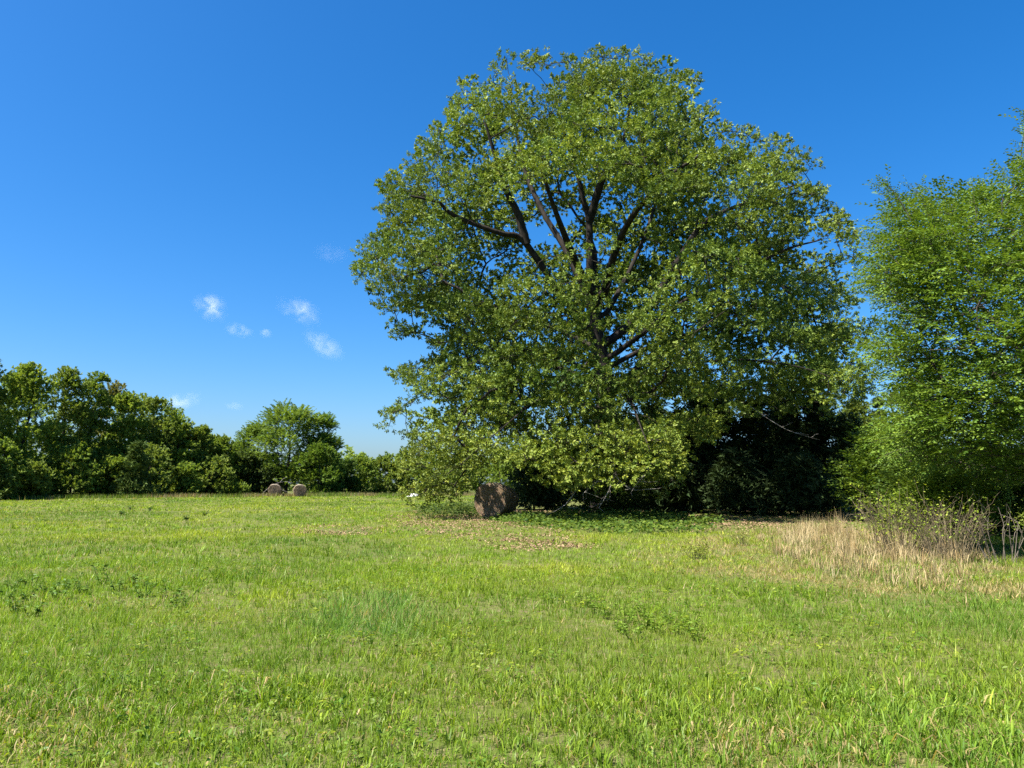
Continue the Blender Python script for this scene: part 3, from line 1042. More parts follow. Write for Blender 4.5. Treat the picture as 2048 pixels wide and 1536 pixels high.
# long leafy sprigs that feather the outline
for k in range(110):
    vis = [q for q in range(len(ELM_OUT)) if ELM_OUT[q][0] < 2080]
    q0 = vis[rng.integers(0, len(vis))]
    A, B = np.array(ELM_OUT[q0], float), np.array(ELM_OUT[(q0 + 1) % len(ELM_OUT)], float)
    e2 = A + (B - A) * rng.uniform()
    if e2[0] > 2150:
        continue
    inn = np.array([1990, 680.0]) if e2[1] < 720 else np.array([2000, 860.0])
    dv = (e2 - inn) / np.linalg.norm(e2 - inn)
    dd = EY + rng.normal(0, 1.8)
    a0, a1 = e2 - dv * rng.uniform(60, 110), e2 + dv * rng.uniform(-14, 14)
    P0, P1 = at(a0[0], a0[1], dd), at(a1[0], a1[1], dd - rng.uniform(-0.4, 0.4))
    mid_ = (P0 + P1) / 2 + np.array([0, 0, 0.10])
    P = spline([P0, mid_, P1], 9)
    tube(ebr, P, np.linspace(0.010, 0.003, 9), 3, cap=False)
    m_ = 9
    t_ = rng.uniform(0.15, 1.0, m_)
    pp = P[np.clip((t_ * 8).astype(int), 0, 8)]
    Dv = np.tile(unit(P1 - P0), (m_, 1)) + rng.normal(0, 0.45, (m_, 3)) + np.array([0, 0, -0.15])
    tq = tn[rng.integers(0, len(tn), m_)] * 1.1
    scatter_sprays(ecw, pp, Dv, rng.uniform(0.45, 0.75, m_), tq, ELM_SPRAYS)
ebr.build('branchwork', M_ELMBARK, elm, smooth=True, kind='stuff')
ecw.build('crown', M_ELMLEAF, elm, kind='stuff')


# ------------------------------------------------------------------ hay bales
def bale(px, py, Y, radius, length, yaw, label, tones, squash=0.96, straws=900, taper=0.0):
    b = at(px, 968, Y)
    base = np.array([b[0], Y, float(height(b[0], Y))])
    o = empty('hay_bale', base, label, 'hay bale', None)
    ax = np.array([math.sin(yaw), math.cos(yaw), 0])       # runs away from the viewer
    side = np.array([math.cos(yaw), -math.sin(yaw), 0])
    up = np.array([0, 0, 1.0])
    c0 = base + up * radius * squash * 0.985
    na, nl = 72, 17
    ang = np.linspace(0, 2 * math.pi, na, endpoint=False)

    def rim(l, a):
        lump = 0.018 * np.sin(3 * a + 1.1) + 0.014 * np.sin(7 * a + 2 * l) + 0.010 * np.sin(11 * a + 9 * l)
        rr = radius * (1 + lump) * (1 - 0.05 * np.abs(2 * l / length) ** 4) * (1 - taper * (l / length + 0.5))
        x, z = rr * np.cos(a), rr * np.sin(a) * squash
        z = np.where(z < -radius * 0.90 * squash, -radius * 0.90 * squash - 0.25 * (-radius * 0.90 * squash - z), z)
        x = x * (1 + 0.05 * np.clip(-z / radius, 0, 1))
        return x, z
    ls = np.linspace(-length / 2, length / 2, nl)
    V, C = [], []
    t1, t2, t3 = (np.array(t) for t in tones)
    for l in ls:
        x, z = rim(l, ang)
        V.append(c0 + np.outer(x, side) + np.outer(z, up) + ax * l)
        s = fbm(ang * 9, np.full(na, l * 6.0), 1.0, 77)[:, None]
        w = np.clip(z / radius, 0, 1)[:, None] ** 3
        C.append((t1 * (1 - s) + t2 * s) * (1 - 0.6 * w) + t3 * 0.6 * w)       # sunlit top, painted into the colour as a paler tone
    i = (np.arange(nl - 1)[:, None] * na + np.arange(na)[None, :]).ravel()
    j = (np.arange(nl - 1)[:, None] * na + (np.arange(na)[None, :] + 1) % na).ravel()
    pl = Pile()
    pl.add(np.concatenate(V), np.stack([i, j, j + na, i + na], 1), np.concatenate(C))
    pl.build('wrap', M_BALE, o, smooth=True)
    for sgn in (-1, 1):
        pl = Pile()
        nr = 30
        q = np.linspace(1, 0.0, nr)
        Vv, Cc = [], []
        for k, f in enumerate(q):
            x, z = rim(sgn * length / 2, ang)
            turn = f * 11 + ang / (2 * math.pi)                     # wound-up layers
            rel = 0.018 * np.sin(turn * 2 * math.pi) + rng.normal(0, 0.010, na) + 0.05 * (1 - f ** 2)
            rel = rel * (1 if k else 0)
            Vv.append(c0 + np.outer(x * max(f, 0.01), side) + np.outer(z * max(f, 0.01), up) + np.outer(sgn * (length / 2 + rel), ax))
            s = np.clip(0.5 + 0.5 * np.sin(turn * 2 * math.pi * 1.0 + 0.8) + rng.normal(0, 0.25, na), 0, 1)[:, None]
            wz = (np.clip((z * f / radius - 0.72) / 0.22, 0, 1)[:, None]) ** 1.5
            Cc.append((t1 * 0.8 * (1 - s) + t2 * 0.95 * s) * (1 - 0.75 * wz) + t3 * 0.75 * wz)  # bright sunlit upper rim of the face painted into its colour
        i = (np.arange(nr - 1)[:, None] * na + np.arange(na)[None, :]).ravel()
        j = (np.arange(nr - 1)[:, None] * na + (np.arange(na)[None, :] + 1) % na).ravel()
        F = np.stack([i, j, j + na, i + na], 1)
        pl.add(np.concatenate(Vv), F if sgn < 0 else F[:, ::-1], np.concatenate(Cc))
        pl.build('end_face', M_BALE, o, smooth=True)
    st = Pile()
    n = straws
    for k in range(n):
        if rng.uniform() < 0.55:
            f, a = math.sqrt(rng.uniform()), rng.uniform(0, 2 * math.pi)
            x, z = rim(-length / 2, np.array([a]))
            p = c0 + side * x[0] * f + up * z[0] * f - ax * (length / 2 + 0.02 + 0.05 * (1 - f * f))
            d = side * -math.sin(a) + up * math.cos(a) + rng.normal(0, 0.35, 3) - ax * abs(rng.normal(0, 0.25))
        else:
            l, a = rng.uniform(-length / 2, length / 2), rng.uniform(-0.4, math.pi + 0.4)
            x, z = rim(l, np.array([a]))
            p = c0 + side * x[0] + up * z[0] + ax * l
            d = (side * -math.sin(a) + up * math.cos(a)) * rng.choice([-1, 1]) + rng.normal(0, 0.3, 3) + (side * math.cos(a) + up * math.sin(a)) * abs(rng.normal(0, 0.25))
        d = unit(d) * rng.uniform(0.08, 0.28)
        w = unit(np.cross(d, rng.normal(0, 1, 3))) * 0.004
        sh = rng.uniform(0, 1)
        st.add(np.stack([p - w, p + w, p + d]), [[0, 1, 2]], t1 * (1 - sh) + t3 * sh)
    st.build('loose_straw', M_STRAW, o, kind='stuff')
    return o


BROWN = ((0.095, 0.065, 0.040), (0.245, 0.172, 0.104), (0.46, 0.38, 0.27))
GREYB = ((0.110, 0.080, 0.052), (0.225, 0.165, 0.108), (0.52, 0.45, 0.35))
bale(996, 1035, 36.5, 0.88, 1.55, 0.50, 'large dark brown round bale in dappled shade under the oak skirt', BROWN, straws=1500, taper=0.20)
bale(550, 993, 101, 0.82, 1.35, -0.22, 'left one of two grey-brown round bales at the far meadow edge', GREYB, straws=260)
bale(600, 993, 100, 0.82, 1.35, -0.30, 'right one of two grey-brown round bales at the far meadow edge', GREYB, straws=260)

# pale rock far off beside the oak skirt
pl = Pile()
b = at(824, 968, 96)
g = np.random.default_rng(9)
th, ph = np.meshgrid(np.linspace(0, 2 * math.pi, 20, endpoint=False), np.linspace(0.0, math.pi / 2 + 0.3, 9))
rr = 1 + 0.16 * np.sin(3 * th + 1) * np.sin(ph) + 0.10 * np.sin(5 * th + 2 * ph)
V = np.stack([b[0] + 0.72 * rr * np.cos(th) * np.sin(ph) + 0.18 * np.cos(ph), 96 + 0.5 * rr * np.sin(th) * np.sin(ph), 0.42 * rr * np.cos(ph)], -1).reshape(-1, 3)
i = (np.arange(8)[:, None] * 20 + np.arange(20)[None, :]).ravel()
j = (np.arange(8)[:, None] * 20 + (np.arange(20)[None, :] + 1) % 20).ravel()
pl.add(V, np.stack([i, i + 20, j + 20, j], 1), np.array([0.62, 0.61, 0.58]))
tag(pl.build('pale_rock', M_BALE, None), 'small whitish rock lying far off beside the oak skirt', 'rock')

# bleached branch leaning behind the left far bale
fbx = at(565, 968, 103)
br0 = empty('fallen_branch', (fbx[0], 103, 0.0), 'bleached fallen branch lying behind the far bales', 'branch')
pl = Pile()
for pts in ([(524, 988), (540, 974), (556, 966), (572, 963), (586, 966)], [(560, 965), (566, 958), (574, 954)], [(548, 968), (560, 978), (575, 984), (590, 988)], [(556, 966), (551, 960), (548, 956)]):
    P = spline([at(a, bb, 103.0) + np.array([0, rng.normal(0, 0.1), 0]) for a, bb in pts], 9)
    tube(pl, P, np.linspace(0.028, 0.012, 9), 5, wob=0.1)
pl.build('bough', M_DEADWOOD, br0, smooth=True)


# ------------------------------------------------------------------ regions of the meadow
def reg(pts):
    return [gpt(a, b) for a, b in pts]


LITTER = [reg(p) for p in ([(618, 1062), (650, 1052), (700, 1056), (722, 1066), (660, 1070)],
                           [(800, 1040), (850, 1022), (960, 1032), (1050, 1048), (1110, 1078), (1120, 1092), (1040, 1090), (960, 1076), (850, 1068)],
                           [(1395, 1062), (1400, 1050), (1480, 1047), (1560, 1052), (1540, 1060)],
                           [(1040, 1082), (1120, 1080), (1120, 1094), (1050, 1094)])]
SHADE = reg([(950, 1036), (1050, 1040), (1100, 1056), (1200, 1066), (1400, 1058), (1560, 1050), (1720, 1046), (1760, 1020), (1700, 1000), (1000, 1000), (900, 1010)])
DRY = reg([(1500, 1085), (1545, 1110), (1590, 1150), (1740, 1172), (1860, 1180), (1925, 1180), (1950, 1150), (2080, 1150), (2080, 1120), (1900, 1095), (1740, 1066), (1590, 1056), (1545, 1062)])
DRYISH = reg([(1330, 1110), (1420, 1075), (1560, 1060), (1780, 1060), (1950, 1110), (2080, 1110), (2080, 1165), (1940, 1195), (1860, 1190), (1640, 1165), (1480, 1150), (1380, 1140)])
BLUE = reg([(640, 1250), (690, 1195), (790, 1190), (820, 1240), (760, 1275)])
VINES = reg([(1010, 1040), (1080, 1036), (1200, 1034), (1330, 1034), (1400, 1046), (1390, 1062), (1290, 1068), (1180, 1064), (1090, 1056), (1030, 1048)])
VINES2 = reg([(845, 1028), (870, 1014), (960, 1012), (960, 1030), (930, 1036), (880, 1034)])
VINES3 = reg([(1400, 1030), (1720, 1020), (1760, 1040), (1560, 1048), (1410, 1050)])


def near_poly(x, y, poly, soft):
    """1 inside a region, fading to 0 within soft metres outside it"""
    return np.where(in_poly(x, y, poly), 1.0, np.clip(1 - edge_dist(x, y, poly) / soft, 0, 1))


# ------------------------------------------------------------------ meadow grass
C_GREEN, C_YEL = np.array([0.158, 0.262, 0.018]), np.array([0.258, 0.330, 0.028])
C_BLUE, C_STRAW = np.array([0.072, 0.200, 0.050]), np.array([0.36, 0.29, 0.13])
C_DARK = np.array([0.080, 0.160, 0.014])


def blades(pile, x, y, h, w, lean, az, face, col, segs):
    z = height(x, y)
    p0 = np.stack([x, y, z - 0.01], 1)
    ld = np.stack([np.cos(az), np.sin(az), np.zeros_like(az)], 1)
    wd = np.stack([np.cos(face), np.sin(face), np.zeros_like(az)], 1) * (w / 2)[:, None]
    up = np.array([0, 0, 1.0])
    n = len(x)
    tip = p0 + ld * (lean * h)[:, None] + up * (h * np.sqrt(np.maximum(0.08, 1 - np.clip(lean, 0, 0.95) ** 2)))[:, None]
    if segs == 1:
        V = np.stack([p0 - wd, p0 + wd, tip], 1)
        T = np.array([[0, 1, 2]])
    else:
        mid = p0 + ld * (lean * h * 0.34)[:, None] + up * (h * 0.58)[:, None]
        V = np.stack([p0 - wd * 0.8, p0 + wd * 0.8, mid + wd, mid - wd, tip], 1)
        T = np.array([[0, 1, 2], [0, 2, 3], [3, 2, 4]])
    k = V.shape[1]
    F = (T[None] + k * np.arange(n)[:, None, None]).reshape(-1, 3)
    pile.add(V.reshape(-1, 3), F, np.repeat(col, k, 0))


grass = Pile()
bands = [  # near, far, tufts per m2, blades per tuft, width, height, segments
    (3.8, 6.5, 300, 11, 0.0047, 0.106, 2),
    (6.5, 10, 250, 11, 0.0060, 0.104, 1),
    (10, 16, 135, 11, 0.0090, 0.110, 1),
    (16, 26, 50, 11, 0.013, 0.110, 1),
    (26, 44, 19, 11, 0.020, 0.110, 1),
    (44, 72, 6.0, 11, 0.034, 0.12, 1),
    (72, 112, 2.2, 10, 0.060, 0.15, 1),
]
for r0, r1, dens, nb, bw, bh, segs in bands:
    n = int(0.88 * dens * (0.70 * (r1 * r1 - r0 * r0) + 4.4 * (r1 - r0)))
    Yv = np.sqrt(rng.uniform(r0 * r0, r1 * r1, n))
    Xv = rng.uniform(-1, 1, n) * (0.70 * Yv + 2.2)
    lit = np.zeros(n)
    for p in LITTER:
        lit = np.maximum(lit, near_poly(Xv, Yv, p, 0.7))
    sh = near_poly(Xv, Yv, SHADE, 1.5)
    thin = fbm(Xv, Yv, 1.1, 31)
    prob = (1 - 0.62 * lit) * (1 - 0.90 * sh) * np.clip(1.5 - 1.5 * np.clip(thin - 0.45, 0, 1) / 0.3, 0.62, 1)
    ok = rng.uniform(0, 1, n) < prob
    Xv, Yv, thin = Xv[ok], Yv[ok], thin[ok]
    n = len(Xv)
    yel = np.clip((fbm(Xv, Yv * 0.7, 2.6, 11) - 0.36) / 0.3, 0, 1) * 0.75 + 0.25 * np.clip((fbm(Xv, Yv, 0.5, 15) - 0.3) / 0.4, 0, 1)
    blu = np.maximum(0.16 * np.clip((fbm(Xv, Yv * 0.5, 2.0, 21) - 0.56) / 0.14, 0, 1), 0.5 * near_poly(Xv, Yv, BLUE, 0.7))
    drk = np.clip((fbm(Xv, Yv * 0.5, 5.0, 41) - 0.52) / 0.16, 0, 1) * 0.6
    dry = np.clip((fbm(Xv, Yv, 1.6, 51) - 0.56) / 0.18, 0, 1) * 0.22 + 0.07 + 0.85 * near_poly(Xv, Yv, DRYISH, 1.0) * np.clip((fbm(Xv, Yv, 0.9, 57) - 0.25) / 0.3, 0.15, 1)
    hh = bh * (0.65 + 0.8 * fbm(Xv, Yv, 0.9, 61)) * (1 + 0.45 * near_poly(Xv, Yv, BLUE, 0.3))
    tcol = C_GREEN * (1 - yel[:, None]) + C_YEL * yel[:, None]
    tcol = tcol * (1 - drk[:, None]) + C_DARK * drk[:, None]
    tcol = tcol * (1 - blu[:, None]) + C_BLUE * blu[:, None]
    tcol = tcol * np.exp(rng.normal(0, 1, (n, 1)) * np.array([[0.16, 0.11, 0.12]]))
    X = np.repeat(Xv, nb); Yb = np.repeat(Yv, nb)
    az = rng.uniform(0, 2 * math.pi, n * nb)
    rad_ = rng.uniform(0, 1, n * nb) ** 0.7 * np.repeat(rng.uniform(0.02, 0.085, n), nb) * (1 + r0 / 14)
    X = X + np.cos(az) * rad_; Yb = Yb + np.sin(az) * rad_
    h = np.repeat(hh * rng.uniform(0.6, 1.35, n), nb) * rng.uniform(0.45, 1.15, n * nb)
    tall = rng.uniform(0, 1, n * nb) < 0.02
    h = np.where(tall, h * 1.7, h)
    lean = np.clip(rng.gamma(3.0, 0.2, n * nb), 0.05, 0.95)
    col = np.repeat(tcol, nb, 0) * np.exp(rng.normal(0, 1, (n * nb, 1)) * np.array([[0.25, 0.20, 0.26]]))
    isdry = rng.uniform(0, 1, n * nb) < np.repeat(dry, nb)
    col = np.where(isdry[:, None], C_STRAW * rng.uniform(0.55, 1.15, (n * nb, 1)), col)
    lean = np.where(isdry, np.clip(lean + 0.3, 0, 0.97), lean)
    wid = bw * rng.uniform(0.66, 1.62, n * nb)
    # coarse broad-bladed tufts here and there
    coarse = np.repeat(rng.uniform(0, 1, n) < 0.10 * (0.3 + 1.6 * np.clip((fbm(Xv, Yv, 1.7, 93) - 0.4) / 0.2, 0, 1)), nb)
    wid = np.where(coarse, wid * 1.8, wid)
    h = np.where(coarse, h * 1.12, h)
    col = np.where(coarse[:, None], col * np.array([[1.12, 1.08, 1.0]]), col)
    blades(grass, X, Yb, h, wid, lean, az, az + math.pi / 2 + rng.normal(0, 0.7, n * nb), col, segs)
g_o = grass.build('meadow_grass', M_GRASS, None, kind='stuff')
tag(g_o, 'sunlit green meadow grass with yellow and straw patches', None, None, 'stuff')

# low broad-leaved herbs among the near grass
hb = Pile()
n = 5200
y = np.sqrt(rng.uniform(3.8 ** 2, 17 ** 2, n)); x = rng.uniform(-0.75, 0.75, n) * y
ok = fbm(x, y, 1.3, 133) > 0.50
x, y = x[ok], y[ok]
n = len(x)
k = 6
x, y = np.repeat(x, k) + rng.normal(0, 0.035, n * k), np.repeat(y, k) + rng.normal(0, 0.035, n * k)
hs = np.repeat(rng.uniform(0.03, 0.13, n), k) * rng.uniform(0.4, 1.1, n * k)
a = rng.uniform(0, 6.28, n * k)
V, T = leaves_at(np.stack([x, y, height(x, y) + hs], 1), np.stack([np.cos(a), np.sin(a), rng.normal(0.1, 0.3, n * k)], 1), np.array([0, 0, 1.0]) + rng.normal(0, 0.35, (n * k, 3)),
                 np.repeat(rng.uniform(0.025, 0.055, n), k) * rng.uniform(0.7, 1.2, n * k), 0.9, rng.normal(0, 0.3, n * k))
pal = np.array([[0.12, 0.205, 0.018], [0.085, 0.165, 0.020], [0.20, 0.25, 0.020], [0.15, 0.22, 0.03]])[rng.integers(0, 4, n)]
hb.add(V, T, np.repeat(np.repeat(pal, k, 0) * np.exp(rng.normal(0, 0.13, (n * k, 1))), 4, 0))
tag(hb.build('meadow_herbs', M_GRASS, None, kind='stuff'), 'low broad-leaved herbs mixed into the near meadow grass', None, None, 'stuff')

# rank grass along the foot of the far trees
edge = Pile()
n = 26000
Xv = rng.uniform(-72, 16, n)
Yv = np.interp(Xv, [-72, -52, -40, -28, -8, 16], [74, 79, 92, 103, 106, 108]) + rng.normal(0, 1.6, n)
dryp = np.clip((fbm(Xv, Yv * 0.3, 5, 71) - 0.45) / 0.15, 0, 1)
col = np.where((rng.uniform(0, 1, n) < 0.15 + 0.6 * dryp)[:, None], np.array([[0.24, 0.185, 0.10]]), np.array([[0.11, 0.175, 0.022]])) * np.exp(rng.normal(0, 0.22, (n, 1)))
az = rng.uniform(0, 6.28, n)
blades(edge, Xv, Yv, rng.uniform(0.22, 0.65, n), rng.uniform(0.03, 0.07, n), rng.uniform(0.05, 0.5, n), az, az + 1.57, col, 1)
tag(edge.build('edge_grass', M_GRASS, None, kind='stuff'), 'tall mixed green and tan grass along the far tree line', None, None, 'stuff')

# tall tan bunchgrass at the right
dryg = Pile()
bx = [p[0] for p in DRY]; by = [p[1] for p in DRY]
n = 9000
Xc, Yc = rng.uniform(min(bx), max(bx), n), rng.uniform(min(by), max(by), n)
ok = in_poly(Xc, Yc, DRY) & (fbm(Xc, Yc, 1.0, 81) + rng.uniform(0, 0.3, n) * np.clip(edge_dist(Xc, Yc, DRY) / 1.2, 0, 1) > 0.50)
Xc, Yc = Xc[ok][:850], Yc[ok][:850]
n = len(Xc)
nb = 22
tall = np.clip((fbm(Xc, Yc, 1.1, 91) - 0.3) / 0.3, 0.15, 1)
X = np.repeat(Xc, nb); Yb = np.repeat(Yc, nb)
az = rng.uniform(0, 6.28, n * nb)
rr = rng.uniform(0, 0.09, n * nb)
ed_ = np.clip(edge_dist(Xc, Yc, DRY) / 1.3, 0.5, 1)
h = np.repeat(ed_ * (0.18 + 0.85 * tall * rng.uniform(0.2, 1.0, n)), nb) * rng.uniform(0.35, 1.05, n * nb)
green = rng.uniform(0, 1, n * nb) < 0.34
col = np.where(green[:, None], np.array([[0.13, 0.20, 0.022]]), np.array([[0.345, 0.268, 0.130]]) * np.exp(rng.normal(0, 1, (n * nb, 1)) * np.array([[0.22, 0.25, 0.3]]) + np.repeat(rng.normal(0, 1, (n, 1)), nb, 0) * np.array([[0.12, 0.2, 0.28]])))
h = np.where(green, 0.16 * rng.uniform(0.6, 1.3, n * nb), h)
col = np.minimum(col, np.array([[0.42, 0.33, 0.185]]))
blades(dryg, X + np.cos(az) * rr, Yb + np.sin(az) * rr, h, rng.uniform(0.004, 0.010, n * nb), np.where(rng.uniform(0, 1, n * nb) < 0.45, rng.uniform(0.3, 0.95, n * nb), np.clip(rng.gamma(1.6, 0.14, n * nb), 0, 0.9)), az, az + 1.57 + rng.normal(0, 0.6, n * nb), col, 2)
tag(dryg.build('dry_grass', M_STRAW, None, kind='stuff'), 'tall tan dry bunchgrass in front of the brushwood', None, None, 'stuff')

# brown leaf litter
lit = Pile()
for p, cnt in zip(LITTER, (1100, 7500, 1600, 900)):
    xs = [q[0] for q in p]; ys = [q[1] for q in p]
    x, y = rng.uniform(min(xs) - 1, max(xs) + 1, cnt * 4), rng.uniform(min(ys) - 1.5, max(ys) + 1.5, cnt * 4)
    w = near_poly(x, y, p, 1.3)
    ok = rng.uniform(0, 1, len(x)) < w * np.clip((fbm(x, y, 0.8, 5) - 0.38) / 0.25, 0.03, 1)
    x, y = x[ok][:cnt], y[ok][:cnt]
    n = len(x)
    P = np.stack([x, y, height(x, y) + rng.uniform(0.01, 0.07, n)], 1)
    a = rng.uniform(0, 6.28, n)
    D = np.stack([np.cos(a), np.sin(a), rng.normal(0, 0.35, n)], 1)
    V, T = leaves_at(P, D, np.array([0, 0, 1.0]) + rng.normal(0, 0.4, (n, 3)), rng.uniform(0.04, 0.085, n), 1.0, rng.normal(0, 0.4, n))
    c = np.array([0.235, 0.158, 0.090]) * np.exp(rng.normal(0, 1, (n, 1)) * np.array([[0.25, 0.27, 0.3]]))
    lit.add(V, T, np.repeat(c, 4, 0))
# thinner litter under the crown
x, y = rng.uniform(-4, 20, 9000), rng.uniform(28, 52, 9000)
ok = in_poly(x, y, SHADE)
x, y = x[ok], y[ok]
n = len(x)
a = rng.uniform(0, 6.28, n)
V, T = leaves_at(np.stack([x, y, height(x, y) + 0.02], 1), np.stack([np.cos(a), np.sin(a), rng.normal(0, 0.2, n)], 1), np.tile([0, 0, 1.0], (n, 1)), rng.uniform(0.1, 0.17, n), 1.0, rng.normal(0, 0.3, n))
lit.add(V, T, np.repeat(np.array([0.20, 0.135, 0.08]) * np.exp(rng.normal(0, 0.25, (n, 1))), 4, 0))
tag(lit.build('leaf_litter', M_LITTER, None, kind='stuff'), 'drifts of brown fallen leaves on the grass before the oak', None, None, 'stuff')

# leafy ground cover at the foot of the oak
gc = Pile()
for p, cnt, hmax, tone in ((VINES, 9500, 0.42, (0.085, 0.140, 0.022)), (VINES2, 4200, 0.5, (0.060, 0.096, 0.018)), (VINES3, 250, 0.30, (0.05, 0.095, 0.018))):
    xs = [q[0] for q in p]; ys = [q[1] for q in p]
    x, y = rng.uniform(min(xs) - 1, max(xs) + 1, cnt * 4), rng.uniform(min(ys) - 1, max(ys) + 1, cnt * 4)
    w = near_poly(x, y, p, 1.0)
    ok = rng.uniform(0, 1, len(x)) < w
    x, y = x[ok][:cnt], y[ok][:cnt]
    n = len(x)
    top = hmax * np.clip((fbm(x, y, 0.9, 6) - 0.3) * 2.2, 0.12, 1)
    z = height(x, y) + top * rng.uniform(0, 1, n) ** 0.5
    a = rng.uniform(0, 6.28, n)
    V, T = leaves_at(np.stack([x, y, z], 1), np.stack([np.cos(a), np.sin(a), rng.normal(0, 0.3, n)], 1), np.array([0, -0.3, 1.0]) + rng.normal(0, 0.6, (n, 3)), rng.uniform(0.09, 0.16, n), 1.15, rng.normal(0, 0.4, n))
    c = np.array(tone) * np.exp(rng.normal(0, 1, (n, 1)) * np.array([[0.36, 0.24, 0.2]]))
    gc.add(V, T, np.repeat(c, 4, 0))
tag(gc.build('ground_vines', M_WOODLEAF, None, kind='stuff'), 'leafy green vines covering the ground at the oak foot', None, None, 'stuff')


# ------------------------------------------------------------------ small plants
def brush(name, label, px, py, hw, top, n_stem, tone, leaf_tone, n_leaf, cat, rad=0.006, splay=0.8, mat=M_STRAW, leaf=1.0):
    x, y = gpt(px, py)
    base = np.array([x, y, float(height(x, y))])
    H = (py - top) * y / FPX
    W = hw * y / FPX
    o = empty(name, base, label, cat)
    st = Pile()
    tips = []
    for k in range(n_stem):
        a = rng.uniform(0, 6.28)
        b0 = base + np.array([math.cos(a), math.sin(a), 0]) * W * 0.5 * math.sqrt(rng.uniform())
        e = b0 + np.array([math.cos(a) * W * splay * rng.uniform(0.1, 1), math.sin(a) * W * splay * rng.uniform(0.1, 1), H * rng.uniform(0.45, 1.0)])
        m = (b0 + e) / 2 + np.array([0, 0, 0.12 * H]) + rng.normal(0, 0.06, 3)
        P = spline([b0, m, e], 6)
        c = np.array(tone) * rng.uniform(0.6, 1.3)
        tube(st, P, np.linspace(rad, rad * 0.35, 6), 4, c, cap=False)
        for q in range(3):
            s = P[rng.integers(2, 6)]
            t = s + unit(e - b0 + rng.normal(0, 0.8, 3) * H * 0.7) * rng.uniform(0.12, 0.42) * H
            tube(st, np.stack([s, (s + t) / 2 + rng.normal(0, 0.015, 3), t]), [rad * 0.5, rad * 0.4, rad * 0.2], 3, c, cap=False)
            tips.append(t); tips.append((s + t) / 2)
        tips.append(e)
    st.build('stems', mat, o, kind='stuff')
    if n_leaf:
        tips = np.array(tips)
        q = tips[rng.integers(0, len(tips), n_leaf)] + rng.normal(0, 0.05, (n_leaf, 3))
        D = rng.normal(0, 1, (n_leaf, 3)) * np.array([1, 1, 0.4])
        V, T = leaves_at(q, D, np.array([0, 0, 1.0]) + rng.normal(0, 0.4, (n_leaf, 3)), leaf * rng.uniform(0.03, 0.06, n_leaf), 1.0, rng.normal(0, 0.4, n_leaf))
        c = np.array(leaf_tone) * np.exp(rng.normal(0, 1, (n_leaf, 1)) * np.array([[0.2, 0.15, 0.15]]))
        pl = Pile()
        pl.add(V, T, np.repeat(c, 4, 0))
        pl.build('foliage', M_ELMLEAF, o, kind='stuff')
    return o


TWIG = (0.19, 0.150, 0.088)
brush('brushwood_bush', 'tangled half-bare brushwood bush with tan twigs behind the dry grass', 1800, 1112, 96, 994, 95, TWIG, (0.19, 0.25, 0.024), 900, 'bush', rad=0.007, leaf=1.3)
brush('brushwood_bush', 'twiggy bare bush right of the tangled one, under the elm', 1905, 1122, 86, 1006, 80, TWIG, (0.16, 0.22, 0.026), 480, 'bush', rad=0.007, leaf=1.3)
brush('bare_sapling', 'leafless grey sapling at the right frame edge beside the brushwood', 2012, 1128, 60, 1015, 14, (0.17, 0.14, 0.11), TWIG, 0, 'sapling', rad=0.008, splay=0.9)
brush('young_shrub', 'small bright yellow-green shrub in the grass left of the dry bunchgrass', 1392, 1116, 26, 1088, 26, (0.14, 0.16, 0.05), (0.20, 0.24, 0.030), 420, 'shrub')
brush('young_shrub', 'smaller dull yellow-green shrub behind the bright one near the oak shade', 1482, 1088, 18, 1066, 18, (0.14, 0.12, 0.06), (0.16, 0.19, 0.035), 200, 'shrub')


def weed(px, py, label, group, tone, hgt, n_st, n_lf, lf, width, name='weed_plant'):
    x, y = gpt(px, py)
    base = np.array([x, y, float(height(x, y))])
    o = empty(name, base, label, 'weed', group)
    st, lv = Pile(), Pile()
    for k in range(n_st):
        a = rng.uniform(0, 6.28)
        e = base + np.array([math.cos(a) * 0.14, math.sin(a) * 0.14, hgt * rng.uniform(0.6, 1.1)]) * rng.uniform(0.5, 1.1)
        b0 = base + np.array([math.cos(a), math.sin(a), 0]) * 0.04
        P = spline([b0, (b0 + e) / 2 + rng.normal(0, 0.012, 3), e], 5)
        tube(st, P, np.linspace(0.005, 0.002, 5), 4, np.array(tone) * 0.8, cap=False)
        t = rng.uniform(0.25, 1, n_lf)
        q = b0 + (e - b0) * t[:, None]
        az = np.arange(n_lf) * 2.4 + a
        D = np.stack([np.cos(az), np.sin(az), rng.uniform(-0.2, 0.6, n_lf)], 1)
        V, T = leaves_at(q, D, np.array([0, 0, 1.0]) + rng.normal(0, 0.3, (n_lf, 3)), lf * rng.uniform(0.7, 1.25, n_lf), width, rng.normal(0, 0.3, n_lf))
        c = np.array(tone) * np.exp(rng.normal(0, 1, (n_lf, 1)) * np.array([[0.2, 0.15, 0.15]]))
        lv.add(V, T, np.repeat(c, 4, 0))
    st.build('stems', M_GRASS, o, kind='stuff')
    lv.build('leaves', M_OAKLEAF, o, kind='stuff')


